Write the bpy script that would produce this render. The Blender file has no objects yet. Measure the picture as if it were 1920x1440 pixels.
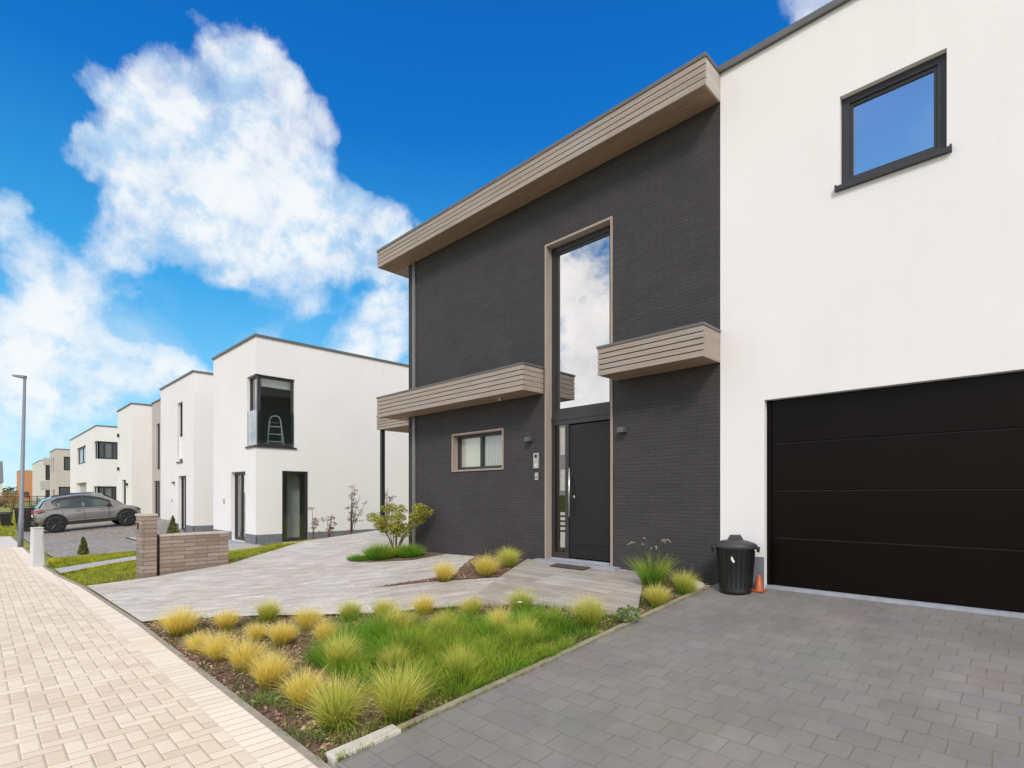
import bpy, math, random
import numpy as np
from mathutils import Vector, Matrix
R = math.radians
S = bpy.context.scene
C = S.collection

# ------------------------------------------------------------------ camera, sky, sun, exposure
cam_d = bpy.data.cameras.new("camera"); cam = bpy.data.objects.new("camera", cam_d); C.objects.link(cam)
cam.location = (0, 0, 1.65)
cam.rotation_euler = (R(90), 0, R(44.857))
cam_d.sensor_width = 36; cam_d.lens = 36 * 1005 / 1920
cam_d.shift_y = 208 / 1920
cam_d.clip_start = .05; cam_d.clip_end = 8000
S.camera = cam
S.view_settings.view_transform = 'Standard'; S.view_settings.look = 'None'
S.view_settings.gamma = 1; S.view_settings.use_curve_mapping = False
S.view_settings.exposure = 0.55

SUN_DIR = Vector((.54, -.56, .62)).normalized()
SUN_EL = math.asin(SUN_DIR.z); SUN_AZ = math.atan2(SUN_DIR.x, SUN_DIR.y)
sd = bpy.data.lights.new("sun", 'SUN'); so = bpy.data.objects.new("sun", sd); C.objects.link(so)
sd.energy = 1.5; sd.angle = R(14); sd.color = (1, .95, .88)
so.rotation_euler = SUN_DIR.to_track_quat('Z', 'Y').to_euler()

# cloud banks of the sky: direction, angular radius, thickness
CLOUDS = [(-0.775,0.242,0.584,0.051,1),(-0.764,0.29,0.576,0.05,1),(-0.839,0.146,0.524,0.037,0.9),(-0.821,0.19,0.538,0.045,1),(-0.844,0.101,0.526,0.026,0.75),(-0.788,0.281,0.547,0.065,1),(-0.831,0.239,0.502,0.092,1),(-0.866,0.151,0.477,0.065,1),(-0.888,0.106,0.448,0.038,1),(-0.781,0.338,0.525,0.053,0.85),(-0.754,0.367,0.546,0.031,0.7),(-0.885,0.186,0.427,0.085,1),(-0.851,0.28,0.444,0.098,1),(-0.808,0.367,0.461,0.072,1),(-0.917,0.154,0.367,0.057,0.95),(-0.895,0.242,0.374,0.068,0.95),(-0.857,0.321,0.404,0.071,1),(-0.808,0.402,0.432,0.075,1),(-0.779,0.461,0.425,0.069,1),(-0.768,0.5,0.4,0.071,1),(-0.879,0.091,0.469,0.018,0.8),(-0.936,0.031,0.352,0.032,0.9),(-0.95,0.039,0.311,0.047,0.7),(-0.951,0.087,0.297,0.057,0.62),(-0.943,0.133,0.305,0.044,0.55),(-0.972,0.051,0.228,0.057,1),(-0.965,0.106,0.239,0.052,1),(-0.963,0.083,0.256,0.036,0.95),(-0.967,0.169,0.19,0.055,0.85),(-0.955,0.222,0.197,0.049,0.9),(-0.982,0.073,0.176,0.081,0.95),(-0.976,0.151,0.157,0.071,0.8),(-0.993,0.046,0.108,0.073,0.8),(-0.952,0.25,0.176,0.05,0.85),(-0.989,0.109,0.099,0.062,0.6),(-0.881,0.356,0.311,0.059,0.72),(-0.829,0.491,0.267,0.073,0.95),(-0.796,0.518,0.312,0.05,1),(-0.865,0.45,0.22,0.064,0.85),(-0.917,0.318,0.241,0.043,0.6),(-0.838,0.38,0.392,0.1,0.7),(-0.205,0.752,0.628,0.055,1),(-0.768,0.19,0.611,0.015,0.5)]
W = bpy.data.worlds.new("World"); S.world = W; W.use_nodes = True
nt = W.node_tree; N = nt.nodes; L = nt.links; N.clear()
def wn(t, **k):
    n = N.new(t)
    for a, b in k.items(): setattr(n, a, b)
    return n
def wmath(op, a, b=None, c=None, clamp=False):
    n = wn('ShaderNodeMath', operation=op, use_clamp=clamp)
    for i, v in enumerate((a, b, c)):
        if v is None: continue
        if isinstance(v, (int, float)): n.inputs[i].default_value = v
        else: L.new(v, n.inputs[i])
    return n.outputs[0]
def wrange(v, a, b, c=0., d=1., kind='SMOOTHSTEP'):
    n = wn('ShaderNodeMapRange', interpolation_type=kind)
    L.new(v, n.inputs[0])
    for i, q in zip((1, 2, 3, 4), (a, b, c, d)): n.inputs[i].default_value = q
    return n.outputs[0]
tc = wn('ShaderNodeTexCoord')
dirn = wn('ShaderNodeVectorMath', operation='NORMALIZE'); L.new(tc.outputs['Generated'], dirn.inputs[0])
def wnoise(scale, detail=6, rough=.55, vec=None, col=False, dist=0):
    n = wn('ShaderNodeTexNoise'); n.inputs['Scale'].default_value = scale; n.inputs['Detail'].default_value = detail
    n.inputs['Roughness'].default_value = rough; n.inputs['Distortion'].default_value = dist
    L.new(vec or dirn.outputs[0], n.inputs['Vector'])
    return n.outputs['Color' if col else 'Fac']
# ragged edges: the direction is pushed about by noise before the banks are looked up
warp = wn('ShaderNodeVectorMath', operation='MULTIPLY_ADD')
sub = wn('ShaderNodeVectorMath', operation='SUBTRACT'); L.new(wnoise(9, 5, .6, col=True), sub.inputs[0]); sub.inputs[1].default_value = (.5, .5, .5)
L.new(sub.outputs[0], warp.inputs[0]); warp.inputs[1].default_value = (.10, .10, .10); L.new(dirn.outputs[0], warp.inputs[2])
wdir = wn('ShaderNodeVectorMath', operation='NORMALIZE'); L.new(warp.outputs[0], wdir.inputs[0])
keep = None
for (x, y, z, r, w) in CLOUDS:
    d = wn('ShaderNodeVectorMath', operation='DOT_PRODUCT'); L.new(wdir.outputs[0], d.inputs[0])
    v = Vector((x, y, z)).normalized(); d.inputs[1].default_value = v
    q = wrange(d.outputs['Value'], math.cos(r * 1.28), math.cos(r * .25), 1., 1. - .84 * w)
    keep = q if keep is None else wmath('MULTIPLY', keep, q)
bank = wmath('SUBTRACT', 1., keep)
fine = wnoise(8, 10, .66, dist=.35)
def billow(vec, scale):
    v = wn('ShaderNodeTexVoronoi', feature='F1', distance='EUCLIDEAN'); v.inputs['Scale'].default_value = scale; v.inputs['Detail'].default_value = 1; v.inputs['Roughness'].default_value = .6
    L.new(vec, v.inputs['Vector']); return wmath('SUBTRACT', .55, v.outputs['Distance'])
def shifted(vec, off):
    n = wn('ShaderNodeVectorMath', operation='ADD'); L.new(vec, n.inputs[0]); n.inputs[1].default_value = off; return n.outputs[0]
bil = billow(wdir.outputs[0], 13)
dens = wmath('ADD', bank, wmath('ADD', wmath('MULTIPLY', wmath('SUBTRACT', fine, .5), 1.05), wmath('MULTIPLY', bil, .26)))
front = wmath('MULTIPLY', wrange(dens, .34, 1.05), .97)
# broken cloud over the rest of the sky, behind and beside the street
back = wn('ShaderNodeVectorMath', operation='DOT_PRODUCT'); L.new(dirn.outputs[0], back.inputs[0]); back.inputs[1].default_value = Vector((.55, -.80, .25)).normalized()
sepd = wn('ShaderNodeSeparateXYZ'); L.new(dirn.outputs[0], sepd.inputs[0])
backm = wmath('MAXIMUM', wrange(back.outputs['Value'], -.28, .05), wmath('MAXIMUM', wrange(sepd.outputs['Z'], .76, .88), wrange(sepd.outputs['Y'], -.22, -.05, 1., 0.)))
hole = wn('ShaderNodeVectorMath', operation='DOT_PRODUCT'); L.new(dirn.outputs[0], hole.inputs[0]); hole.inputs[1].default_value = Vector((-.14, -.86, .49)).normalized()
holem = wrange(hole.outputs['Value'], math.cos(R(20)), math.cos(R(10)), 1, 0)
bl = wn('ShaderNodeVectorMath', operation='DOT_PRODUCT'); L.new(dirn.outputs[0], bl.inputs[0]); bl.inputs[1].default_value = Vector((-.61, -.80, .50)).normalized()
bk = wrange(wmath('ADD', wnoise(3.6, 9, .62, dist=.3), wrange(bl.outputs['Value'], math.cos(.30), math.cos(.08), 0., .065)), .37, .52)
backc = wmath('MULTIPLY', wmath('MULTIPLY', bk, backm), holem)
veil = wmath('MULTIPLY', wmath('MULTIPLY', wmath('SUBTRACT', 1., holem), backm), .11)
wisp = wmath('MULTIPLY', wmath('MULTIPLY', wrange(wnoise(4.5, 8, .62, dist=.5), .42, .72, 0., .55), wrange(sepd.outputs['Z'], .16, .40, 1., 0.)), wmath('SUBTRACT', 1., backm))
alpha = wmath('MAXIMUM', wmath('MAXIMUM', wmath('MAXIMUM', front, wisp), backc), veil)
sky = wn('ShaderNodeTexSky', sky_type='NISHITA', sun_disc=False)
sky.sun_elevation = SUN_EL; sky.sun_rotation = SUN_AZ; sky.air_density = 1.0; sky.dust_density = .2; sky.ozone_density = 3.0
hs = wn('ShaderNodeHueSaturation'); L.new(sky.outputs[0], hs.inputs['Color']); hs.inputs['Saturation'].default_value = 1.25; hs.inputs['Value'].default_value = 1.0; hs.inputs['Hue'].default_value=.49
def wmix(f, a, b, kind='MIX'):
    n = wn('ShaderNodeMix', data_type='RGBA', blend_type=kind)
    for q, v in (('Factor', f), ('A', a), ('B', b)):
        if isinstance(v, tuple): n.inputs[q].default_value = (*v, 1)
        elif isinstance(v, (int, float)): n.inputs[q].default_value = v
        else: L.new(v, n.inputs[q])
    return n.outputs['Result']
grade = wmix(wrange(sepd.outputs['Z'], .05, .55), (.62, 1.12, 1.30), (.30, 1.12, 1.42))
nish = wmix(1., hs.outputs[0], grade, 'MULTIPLY')
zr = wn('ShaderNodeValToRGB'); L.new(sepd.outputs['Z'], zr.inputs[0]); el = zr.color_ramp.elements
el[0].position = 0.; el[0].color = (.34, .55, .65, 1); el[1].position = .75; el[1].color = (.002, .07, .34, 1)
for q, cc in ((.10, (.20, .48, .65, 1)), (.33, (.035, .27, .55, 1)), (.55, (.004, .115, .41, 1))): e_ = el.new(q); e_.color = cc
zc = wn('ShaderNodeVectorMath', operation='SCALE'); L.new(zr.outputs[0], zc.inputs[0]); zc.inputs['Scale'].default_value = 10
skyc = wmix(.8, nish, zc.outputs[0])
toward = tuple(.018 * q for q in (.35, -.25, .9))
lit = wmath('SUBTRACT', wnoise(9, 7, .6), wnoise(9, 7, .6, vec=shifted(dirn.outputs[0], toward)))
shade = wrange(wmath('ADD', wmath('MULTIPLY', wmath('ADD', fine, wnoise(4, 3, .5)), .5), wmath('MULTIPLY', lit, 1.5)), .30, .60)
fcol = wmix(shade, (3.9, 5.2, 6.4), (6.4, 6.6, 6.75))
bcol = wmix(wrange(wnoise(5, 7, .6), .35, .62), (7.9, 7.7, 7.6), (11.4, 10.9, 10.4))
ccol = wmix(backm, fcol, bcol)
mx = wn('ShaderNodeMix', data_type='RGBA'); L.new(alpha, mx.inputs['Factor']); L.new(skyc, mx.inputs['A']); L.new(ccol, mx.inputs['B'])
bg = wn('ShaderNodeBackground'); bg.inputs['Strength'].default_value = .1; L.new(mx.outputs['Result'], bg.inputs['Color'])
wo = wn('ShaderNodeOutputWorld'); L.new(bg.outputs[0], wo.inputs[0])

# ------------------------------------------------------------------ helpers
ROOTM = {}
class MB:
    def __init__(s): s.v = []; s.f = []; s.uv = None
    def add(s, vs, fs):
        o = len(s.v); s.v.extend([tuple(p) for p in vs]); s.f.extend([tuple(i + o for i in f) for f in fs])
    def box(s, x0, x1, y0, y1, z0, z1):
        x0, x1 = sorted((x0, x1)); y0, y1 = sorted((y0, y1)); z0, z1 = sorted((z0, z1))
        s.add([(x0,y0,z0),(x1,y0,z0),(x1,y1,z0),(x0,y1,z0),(x0,y0,z1),(x1,y0,z1),(x1,y1,z1),(x0,y1,z1)],
              [(3,2,1,0),(4,5,6,7),(0,1,5,4),(1,2,6,5),(2,3,7,6),(3,0,4,7)])
        return s
    def quad(s, a, b, c, d): s.add([a, b, c, d], [(0, 1, 2, 3)]); return s
    def prism(s, poly, z0, z1):          # poly: list of (x,y); z0/z1: numbers or functions of x,y
        n = len(poly); f0 = z0 if callable(z0) else (lambda x, y: z0); f1 = z1 if callable(z1) else (lambda x, y: z1)
        s.add([(x, y, f0(x, y)) for x, y in poly] + [(x, y, f1(x, y)) for x, y in poly],
              [tuple(range(n))[::-1], tuple(range(n, 2 * n))] + [(i, (i + 1) % n, n + (i + 1) % n, n + i) for i in range(n)])
        return s
    def tube(s, pts, rad, n=8, cap=True):
        pts = [Vector(p) for p in pts]
        if not isinstance(rad, (list, tuple)): rad = [rad] * len(pts)
        vs = []; fs = []
        for i, p in enumerate(pts):
            t = (pts[min(i + 1, len(pts) - 1)] - pts[max(i - 1, 0)]).normalized()
            u = t.cross(Vector((0, 0, 1)) if abs(t.z) < .95 else Vector((1, 0, 0))).normalized(); w = t.cross(u)
            for k in range(n):
                a = 2 * math.pi * k / n; vs.append(p + rad[i] * (math.cos(a) * u + math.sin(a) * w))
        for i in range(len(pts) - 1):
            for k in range(n):
                fs.append((i*n+k, i*n+(k+1)%n, (i+1)*n+(k+1)%n, (i+1)*n+k))
        if cap: fs += [tuple(range(n))[::-1], tuple(range((len(pts)-1)*n, len(pts)*n))]
        s.add(vs, fs); return s
    def lathe(s, prof, c=(0, 0, 0), n=24, axis='z', cap=True):
        vs = []; fs = []
        for r, h in prof:
            for k in range(n):
                a = 2 * math.pi * k / n; p = (r * math.cos(a), r * math.sin(a), h)
                if axis == 'x': p = (h, p[0], p[1])
                vs.append((c[0]+p[0], c[1]+p[1], c[2]+p[2]))
        m = len(prof)
        for i in range(m - 1):
            for k in range(n): fs.append((i*n+k, i*n+(k+1)%n, (i+1)*n+(k+1)%n, (i+1)*n+k))
        if cap: fs += [tuple(range(n))[::-1], tuple(range((m-1)*n, m*n))]
        s.add(vs, fs); return s
    def build(s, name, m, parent=None, smooth=False, local=False, bevel=0):
        me = bpy.data.meshes.new(name)
        vs = s.v
        if parent is not None and not local:
            inv = ROOTM[parent.name].inverted(); vs = [tuple(inv @ Vector(p)) for p in vs]
        me.from_pydata(vs, [], s.f); me.update()
        if s.uv is not None:
            l = me.uv_layers.new(name='UVMap'); l.data.foreach_set('uv', np.asarray(s.uv, dtype=np.float32).ravel())
        if m is not None: me.materials.append(m)
        if smooth: me.polygons.foreach_set('use_smooth', [True] * len(me.polygons))
        o = bpy.data.objects.new(name, me); C.objects.link(o)
        if parent is not None: o.parent = parent; ROOTM[o.name] = ROOTM[parent.name]
        else: ROOTM[o.name] = Matrix.Identity(4)
        if bevel:
            b = o.modifiers.new('bevel', 'BEVEL'); b.width = bevel; b.segments = 2; b.limit_method = 'ANGLE'
        return o
def tag(o, label=None, cat=None, group=None, kind=None):
    for k, v in (('label', label), ('category', cat), ('group', group), ('kind', kind)):
        if v: o[k] = v
    return o
def thing(name, label, cat, loc=(0, 0, 0), rz=0, group=None):
    o = bpy.data.objects.new(name, None); C.objects.link(o); o.empty_display_size = .2
    o.location = loc; o.rotation_euler = (0, 0, rz)
    ROOTM[o.name] = Matrix.Translation(loc) @ Matrix.Rotation(rz, 4, 'Z')
    return tag(o, label, cat, group)

# ------------------------------------------------------------------ materials
def newmat(name):
    m = bpy.data.materials.new(name); m.use_nodes = True; t = m.node_tree; t.nodes.clear()
    out = t.nodes.new('ShaderNodeOutputMaterial'); b = t.nodes.new('ShaderNodeBsdfPrincipled'); t.links.new(b.outputs[0], out.inputs[0])
    return m, t, b, out
class G:                                  # small node-graph shorthand
    def __init__(s, t): s.t = t
    def n(s, typ, **k):
        n = s.t.nodes.new(typ)
        for a, b in k.items(): setattr(n, a, b)
        return n
    def set(s, inp, v):
        if hasattr(v, 'links') or hasattr(v, 'is_linked') and hasattr(v, 'node'): s.t.links.new(v, inp)
        else: inp.default_value = v
    def pos(s): return s.n('ShaderNodeNewGeometry').outputs['Position']
    def obj(s): return s.n('ShaderNodeTexCoord').outputs['Object']
    def mapping(s, v, scale=(1, 1, 1), rot=(0, 0, 0), loc=(0, 0, 0)):
        n = s.n('ShaderNodeMapping'); s.t.links.new(v, n.inputs[0]); n.inputs['Scale'].default_value = scale; n.inputs['Rotation'].default_value = rot; n.inputs['Location'].default_value = loc
        return n.outputs[0]
    def noise(s, v, scale, detail=4, rough=.55, col=False):
        n = s.n('ShaderNodeTexNoise'); s.t.links.new(v, n.inputs['Vector']); n.inputs['Scale'].default_value = scale; n.inputs['Detail'].default_value = detail; n.inputs['Roughness'].default_value = rough
        return n.outputs['Color' if col else 'Fac']
    def mix(s, f, a, b, kind='MIX'):
        n = s.n('ShaderNodeMix', data_type='RGBA', blend_type=kind); s.set(n.inputs['Factor'], f)
        s.set(n.inputs['A'], a if not isinstance(a, tuple) else (*a[:3], 1)); s.set(n.inputs['B'], b if not isinstance(b, tuple) else (*b[:3], 1))
        return n.outputs['Result']
    def math(s, op, a, b=0., clamp=False):
        n = s.n('ShaderNodeMath', operation=op, use_clamp=clamp); s.set(n.inputs[0], a); s.set(n.inputs[1], b); return n.outputs[0]
    def rng(s, v, a, b, c=0., d=1.):
        n = s.n('ShaderNodeMapRange'); s.set(n.inputs[0], v)
        for i, q in zip((1, 2, 3, 4), (a, b, c, d)): n.inputs[i].default_value = q
        return n.outputs[0]
    def bump(s, h, strength=.3, dist=.01):
        n = s.n('ShaderNodeBump'); s.t.links.new(h, n.inputs['Height']); n.inputs['Strength'].default_value = strength; n.inputs['Distance'].default_value = dist
        return n.outputs[0]
    def xyz(s, v):
        n = s.n('ShaderNodeSeparateXYZ'); s.t.links.new(v, n.inputs[0]); return n.outputs
    def comb(s, x, y, z=0.):
        n = s.n('ShaderNodeCombineXYZ')
        for i, q in enumerate((x, y, z)): s.set(n.inputs[i], q)
        return n.outputs[0]
    def brick(s, v, w, h, mortar, c1=(0, 0, 0), c2=(1, 1, 1), cm=(.5, .5, .5), offset=.5, smooth=.1):
        n = s.n('ShaderNodeTexBrick'); s.t.links.new(v, n.inputs['Vector']); n.offset = offset
        n.inputs['Scale'].default_value = 1; n.inputs['Brick Width'].default_value = w; n.inputs['Row Height'].default_value = h
        n.inputs['Mortar Size'].default_value = mortar; n.inputs['Mortar Smooth'].default_value = smooth
        n.inputs['Color1'].default_value = (*c1, 1); n.inputs['Color2'].default_value = (*c2, 1); n.inputs['Mortar'].default_value = (*cm, 1)
        return n.outputs['Color'], n.outputs['Fac']
def plain(name, col, rough=.6, var=.12, scale=6, bump=0., metal=0., spec=.5, bscale=60, coat=0., world=True):
    m, t, b, o = newmat(name); g = G(t); p = g.pos() if world else g.obj()
    nz = g.noise(p, scale, 5, .6)
    b.inputs['Base Color'].default_value = (*col, 1)
    c = g.mix(g.rng(nz, .3, .7), tuple(x * (1 - var) for x in col), tuple(min(1, x * (1 + var)) for x in col)); t.links.new(c, b.inputs['Base Color'])
    b.inputs['Roughness'].default_value = rough; b.inputs['Metallic'].default_value = metal; b.inputs['Specular IOR Level'].default_value = spec
    b.inputs['Coat Weight'].default_value = coat
    if bump: t.links.new(g.bump(g.noise(p, bscale, 4), bump, .004), b.inputs['Normal'])
    return m
M = {}
def stucco(name, col):
    m, t, b, o = newmat(name); g = G(t); p = g.pos()
    big = g.noise(g.mapping(p, (.5, .5, .35)), 1.3, 5, .6)
    streak = g.noise(g.mapping(p, (5, 5, .25)), 1.0, 4, .6)
    c = g.mix(g.rng(big, .35, .7), tuple(x * .96 for x in col), col)
    c = g.mix(g.math('MULTIPLY', g.rng(streak, .52, .78), .17), c, tuple(x * .82 for x in col))
    t.links.new(c, b.inputs['Base Color']); b.inputs['Roughness'].default_value = .88; b.inputs['Specular IOR Level'].default_value = .2
    t.links.new(g.bump(g.noise(p, 240, 3, .7), .25, .003), b.inputs['Normal'])
    return m
M['white'] = stucco('white_render', (.82, .79, .78))
M['offwhite'] = stucco('offwhite_render', (.66, .63, .585))
M['pinkgrey'] = stucco('pinkgrey_render', (.50, .45, .43))
M['beige'] = stucco('beige_render', (.56, .50, .45))
def brickwall():
    m, t, b, o = newmat('anthracite_brick'); g = G(t); p = g.xyz(g.pos())
    wob = g.noise(g.pos(), 5, 3)
    v = g.comb(g.math('ADD', p['X'], p['Y']), g.math('ADD', p['Z'], g.math('MULTIPLY', wob, .008)))
    col, fac = g.brick(v, .235, .0485, .0065, (.051, .047, .0475), (.058, .054, .0545), (.041, .038, .0385), smooth=.5)
    col2 = g.mix(g.rng(g.noise(g.pos(), 2.2, 6, .65), .35, .7), (.88, .88, .89), (1.08, 1.07, 1.06))
    c = g.mix(1., col, col2, 'MULTIPLY')
    dust = g.noise(g.mapping(g.pos(), (8, 8, 30)), 2.2, 5, .7)
    c = g.mix(g.math('MULTIPLY', g.rng(dust, .62, .8), .35), c, (.11, .105, .10))
    spot = g.noise(g.pos(), 34, 2, .5)
    c = g.mix(g.math('MULTIPLY', g.rng(spot, .80, .83), .6), c, (.42, .40, .38))
    t.links.new(c, b.inputs['Base Color']); b.inputs['Roughness'].default_value = .8; b.inputs['Specular IOR Level'].default_value = .3
    h = g.math('ADD', g.math('MULTIPLY', fac, -1.), g.math('MULTIPLY', g.noise(g.mapping(g.pos(), (12, 12, 40)), 3, 4, .7), .8))
    t.links.new(g.bump(h, .3, .006), b.inputs['Normal'])
    return m
M['brick'] = brickwall()
def timber(name, axis, base=(.45, .36, .30), grey=(.43, .385, .35)):
    m, t, b, o = newmat(name); g = G(t); p = g.pos()
    sc = {'x': (.6, 9, 26), 'y': (9, .6, 26), 'z': (26, 26, .6)}[axis]
    gr = g.noise(g.mapping(p, sc), 2.4, 6, .65)
    pat = g.noise(g.mapping(p, tuple(max(.5, q * .12) for q in sc)), 1.6, 4, .6)
    c = g.mix(g.rng(pat, .35, .65), base, grey)
    c = g.mix(g.rng(gr, .3, .72), tuple(q * .62 for q in base), c)
    kn = g.noise(g.mapping(p, tuple(q * .5 for q in sc)), 7, 2)
    c = g.mix(g.math('MULTIPLY', g.rng(kn, .68, .78), .5), c, (.14, .085, .05))
    t.links.new(c, b.inputs['Base Color']); b.inputs['Roughness'].default_value = .75; b.inputs['Specular IOR Level'].default_value = .25
    t.links.new(g.bump(gr, .25, .003), b.inputs['Normal'])
    return m
M['wood_x'] = timber('weathered_boards_along', 'x'); M['wood_y'] = timber('weathered_boards_end', 'y')
M['wood_z'] = timber('weathered_jamb', 'z'); M['soffit'] = timber('soffit_boards', 'x', (.40, .27, .185), (.36, .26, .19))
M['dark_alu'] = plain('anthracite_aluminium', (.032, .032, .034), .45, .08, 3, 0, 0, .5)
M['black_alu'] = plain('black_aluminium', (.012, .012, .013), .3, .1, 3)
M['coping'] = plain('grey_coping', (.12, .115, .115), .5, .1, 3)
M['plinth'] = plain('grey_plinth', (.17, .18, .205), .85, .12, 5, .2)
M['zinc'] = plain('zinc_pipe', (.19, .185, .18), .45, .1, 4, 0, .3)
M['steel'] = plain('brushed_steel', (.62, .61, .6), .28, .05, 20, 0, 1.)
M['bluestone'] = plain('bluestone', (.33, .35, .39), .6, .15, 14, .2)
M['roomwall'] = plain('room_plaster', (.62, .61, .58), .9, .06)
M['roomdark'] = plain('room_floor', (.16, .14, .12), .7, .1)
M['blind'] = plain('cream_blind', (.74, .70, .62), .9, .05, 3)
M['curtain'] = plain('grey_net_curtain', (.5, .49, .49), .9, .08, 4)
def glass(name, refl=.30, tint=(.62, .66, .65), rough=.0):
    m = bpy.data.materials.new(name); m.use_nodes = True; t = m.node_tree; t.nodes.clear(); g = G(t)
    o = g.n('ShaderNodeOutputMaterial'); mixn = g.n('ShaderNodeMixShader'); tr = g.n('ShaderNodeBsdfTransparent'); gl = g.n('ShaderNodeBsdfGlossy')
    tr.inputs[0].default_value = (*tint, 1); gl.inputs['Roughness'].default_value = rough; gl.inputs[0].default_value = (.95, .96, 1, 1)
    fr = g.n('ShaderNodeLayerWeight'); fr.inputs['Blend'].default_value = .5; fz = g.math('POWER', fr.outputs['Facing'], 4.)
    t.links.new(g.bump(g.noise(g.pos(), .9, 2), .06, .02), gl.inputs['Normal'])
    f = g.math('ADD', g.math('MULTIPLY', fz, 1 - refl), refl, True)
    t.links.new(f, mixn.inputs[0]); t.links.new(tr.outputs[0], mixn.inputs[1]); t.links.new(gl.outputs[0], mixn.inputs[2]); t.links.new(mixn.outputs[0], o.inputs[0])
    return m
M['glass_solar'] = glass('solar_glass', .53, (.35, .37, .36))
M['glass_upper'] = glass('upper_window_glass', .82, (.35, .37, .36))
M['glass'] = glass('window_glass', .07, (.90, .93, .91))
M['glass_far'] = glass('far_window_glass', .18, (.66, .69, .68))
M['glass_rail'] = glass('railing_glass', .10, (.86, .9, .89))

def paving_beige():
    m, t, b, o = newmat('beige_pavers'); g = G(t); p = g.pos(); q = g.xyz(p); A = .105
    x = g.math('DIVIDE', q['X'], A); y = g.math('DIVIDE', q['Y'], A)
    i, j = g.math('FLOOR', x), g.math('FLOOR', y); fx, fy = g.math('SUBTRACT', x, i), g.math('SUBTRACT', y, j)
    k = g.math('FLOORED_MODULO', g.math('ADD', i, j), 4.)
    eq = [g.math('LESS_THAN', g.math('ABSOLUTE', g.math('SUBTRACT', k, float(n))), .5) for n in range(4)]
    d = g.math('MINIMUM', g.math('ADD', fx, eq[1]), g.math('ADD', g.math('SUBTRACT', 1., fx), eq[0]))
    d = g.math('MINIMUM', d, g.math('MINIMUM', g.math('ADD', fy, eq[3]), g.math('ADD', g.math('SUBTRACT', 1., fy), eq[2])))
    fac = g.rng(d, .018, .05, 1., 0.); bev = g.rng(d, .03, .13, 1., 0.)
    wnz = g.n('ShaderNodeTexWhiteNoise'); t.links.new(g.comb(g.math('SUBTRACT', i, eq[1]), g.math('SUBTRACT', j, eq[3]), 3.), wnz.inputs['Vector']); col = wnz.outputs['Value']
    c = g.mix(col, (.66, .555, .44), (.78, .675, .55))
    c = g.mix(g.rng(g.noise(p, 1.1, 5, .6), .35, .7), c, g.mix(1., c, (.92, .90, .88), 'MULTIPLY'))
    c = g.mix(g.math('MULTIPLY', g.rng(g.noise(p, 70, 3, .7), .45, .75), .25), c, (.46, .38, .30))
    c = g.mix(g.math('MULTIPLY', fac, .6), c, (.24, .19, .14))
    weed = g.math('MULTIPLY', g.rng(g.noise(p, 3.5, 4, .7), .58, .68), fac)
    c = g.mix(weed, c, (.24, .23, .08))
    t.links.new(c, b.inputs['Base Color']); b.inputs['Roughness'].default_value = .85; b.inputs['Specular IOR Level'].default_value = .25
    h = g.math('ADD', g.math('MULTIPLY', bev, -1.), g.math('ADD', g.math('MULTIPLY', g.noise(p, 160, 3), .15), g.math('MULTIPLY', col, .15)))
    t.links.new(g.bump(h, .45, .007), b.inputs['Normal'])
    return m
def paving_soldier():
    m, t, b, o = newmat('beige_edging_pavers'); g = G(t); p = g.pos(); q = g.xyz(p)
    v = g.comb(g.math('ADD', q['Y'], .02), q['X'])
    col, fac = g.brick(v, 1.2, .106, .005, (.0, .0, .0), (1, 1, 1), (.5, .5, .5), offset=0., smooth=.35)
    c = g.mix(col, (.72, .62, .505), (.82, .725, .61))
    c = g.mix(g.math('MULTIPLY', g.rng(g.noise(p, 60, 3, .7), .45, .75), .25), c, (.42, .36, .30))
    c = g.mix(g.math('MULTIPLY', fac, .7), c, (.27, .225, .18))
    t.links.new(c, b.inputs['Base Color']); b.inputs['Roughness'].default_value = .85; b.inputs['Specular IOR Level'].default_value = .25
    t.links.new(g.bump(g.math('ADD', g.math('MULTIPLY', fac, -1.), g.math('MULTIPLY', g.noise(p, 160, 3), .15)), .6, .006), b.inputs['Normal'])
    return m
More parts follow.
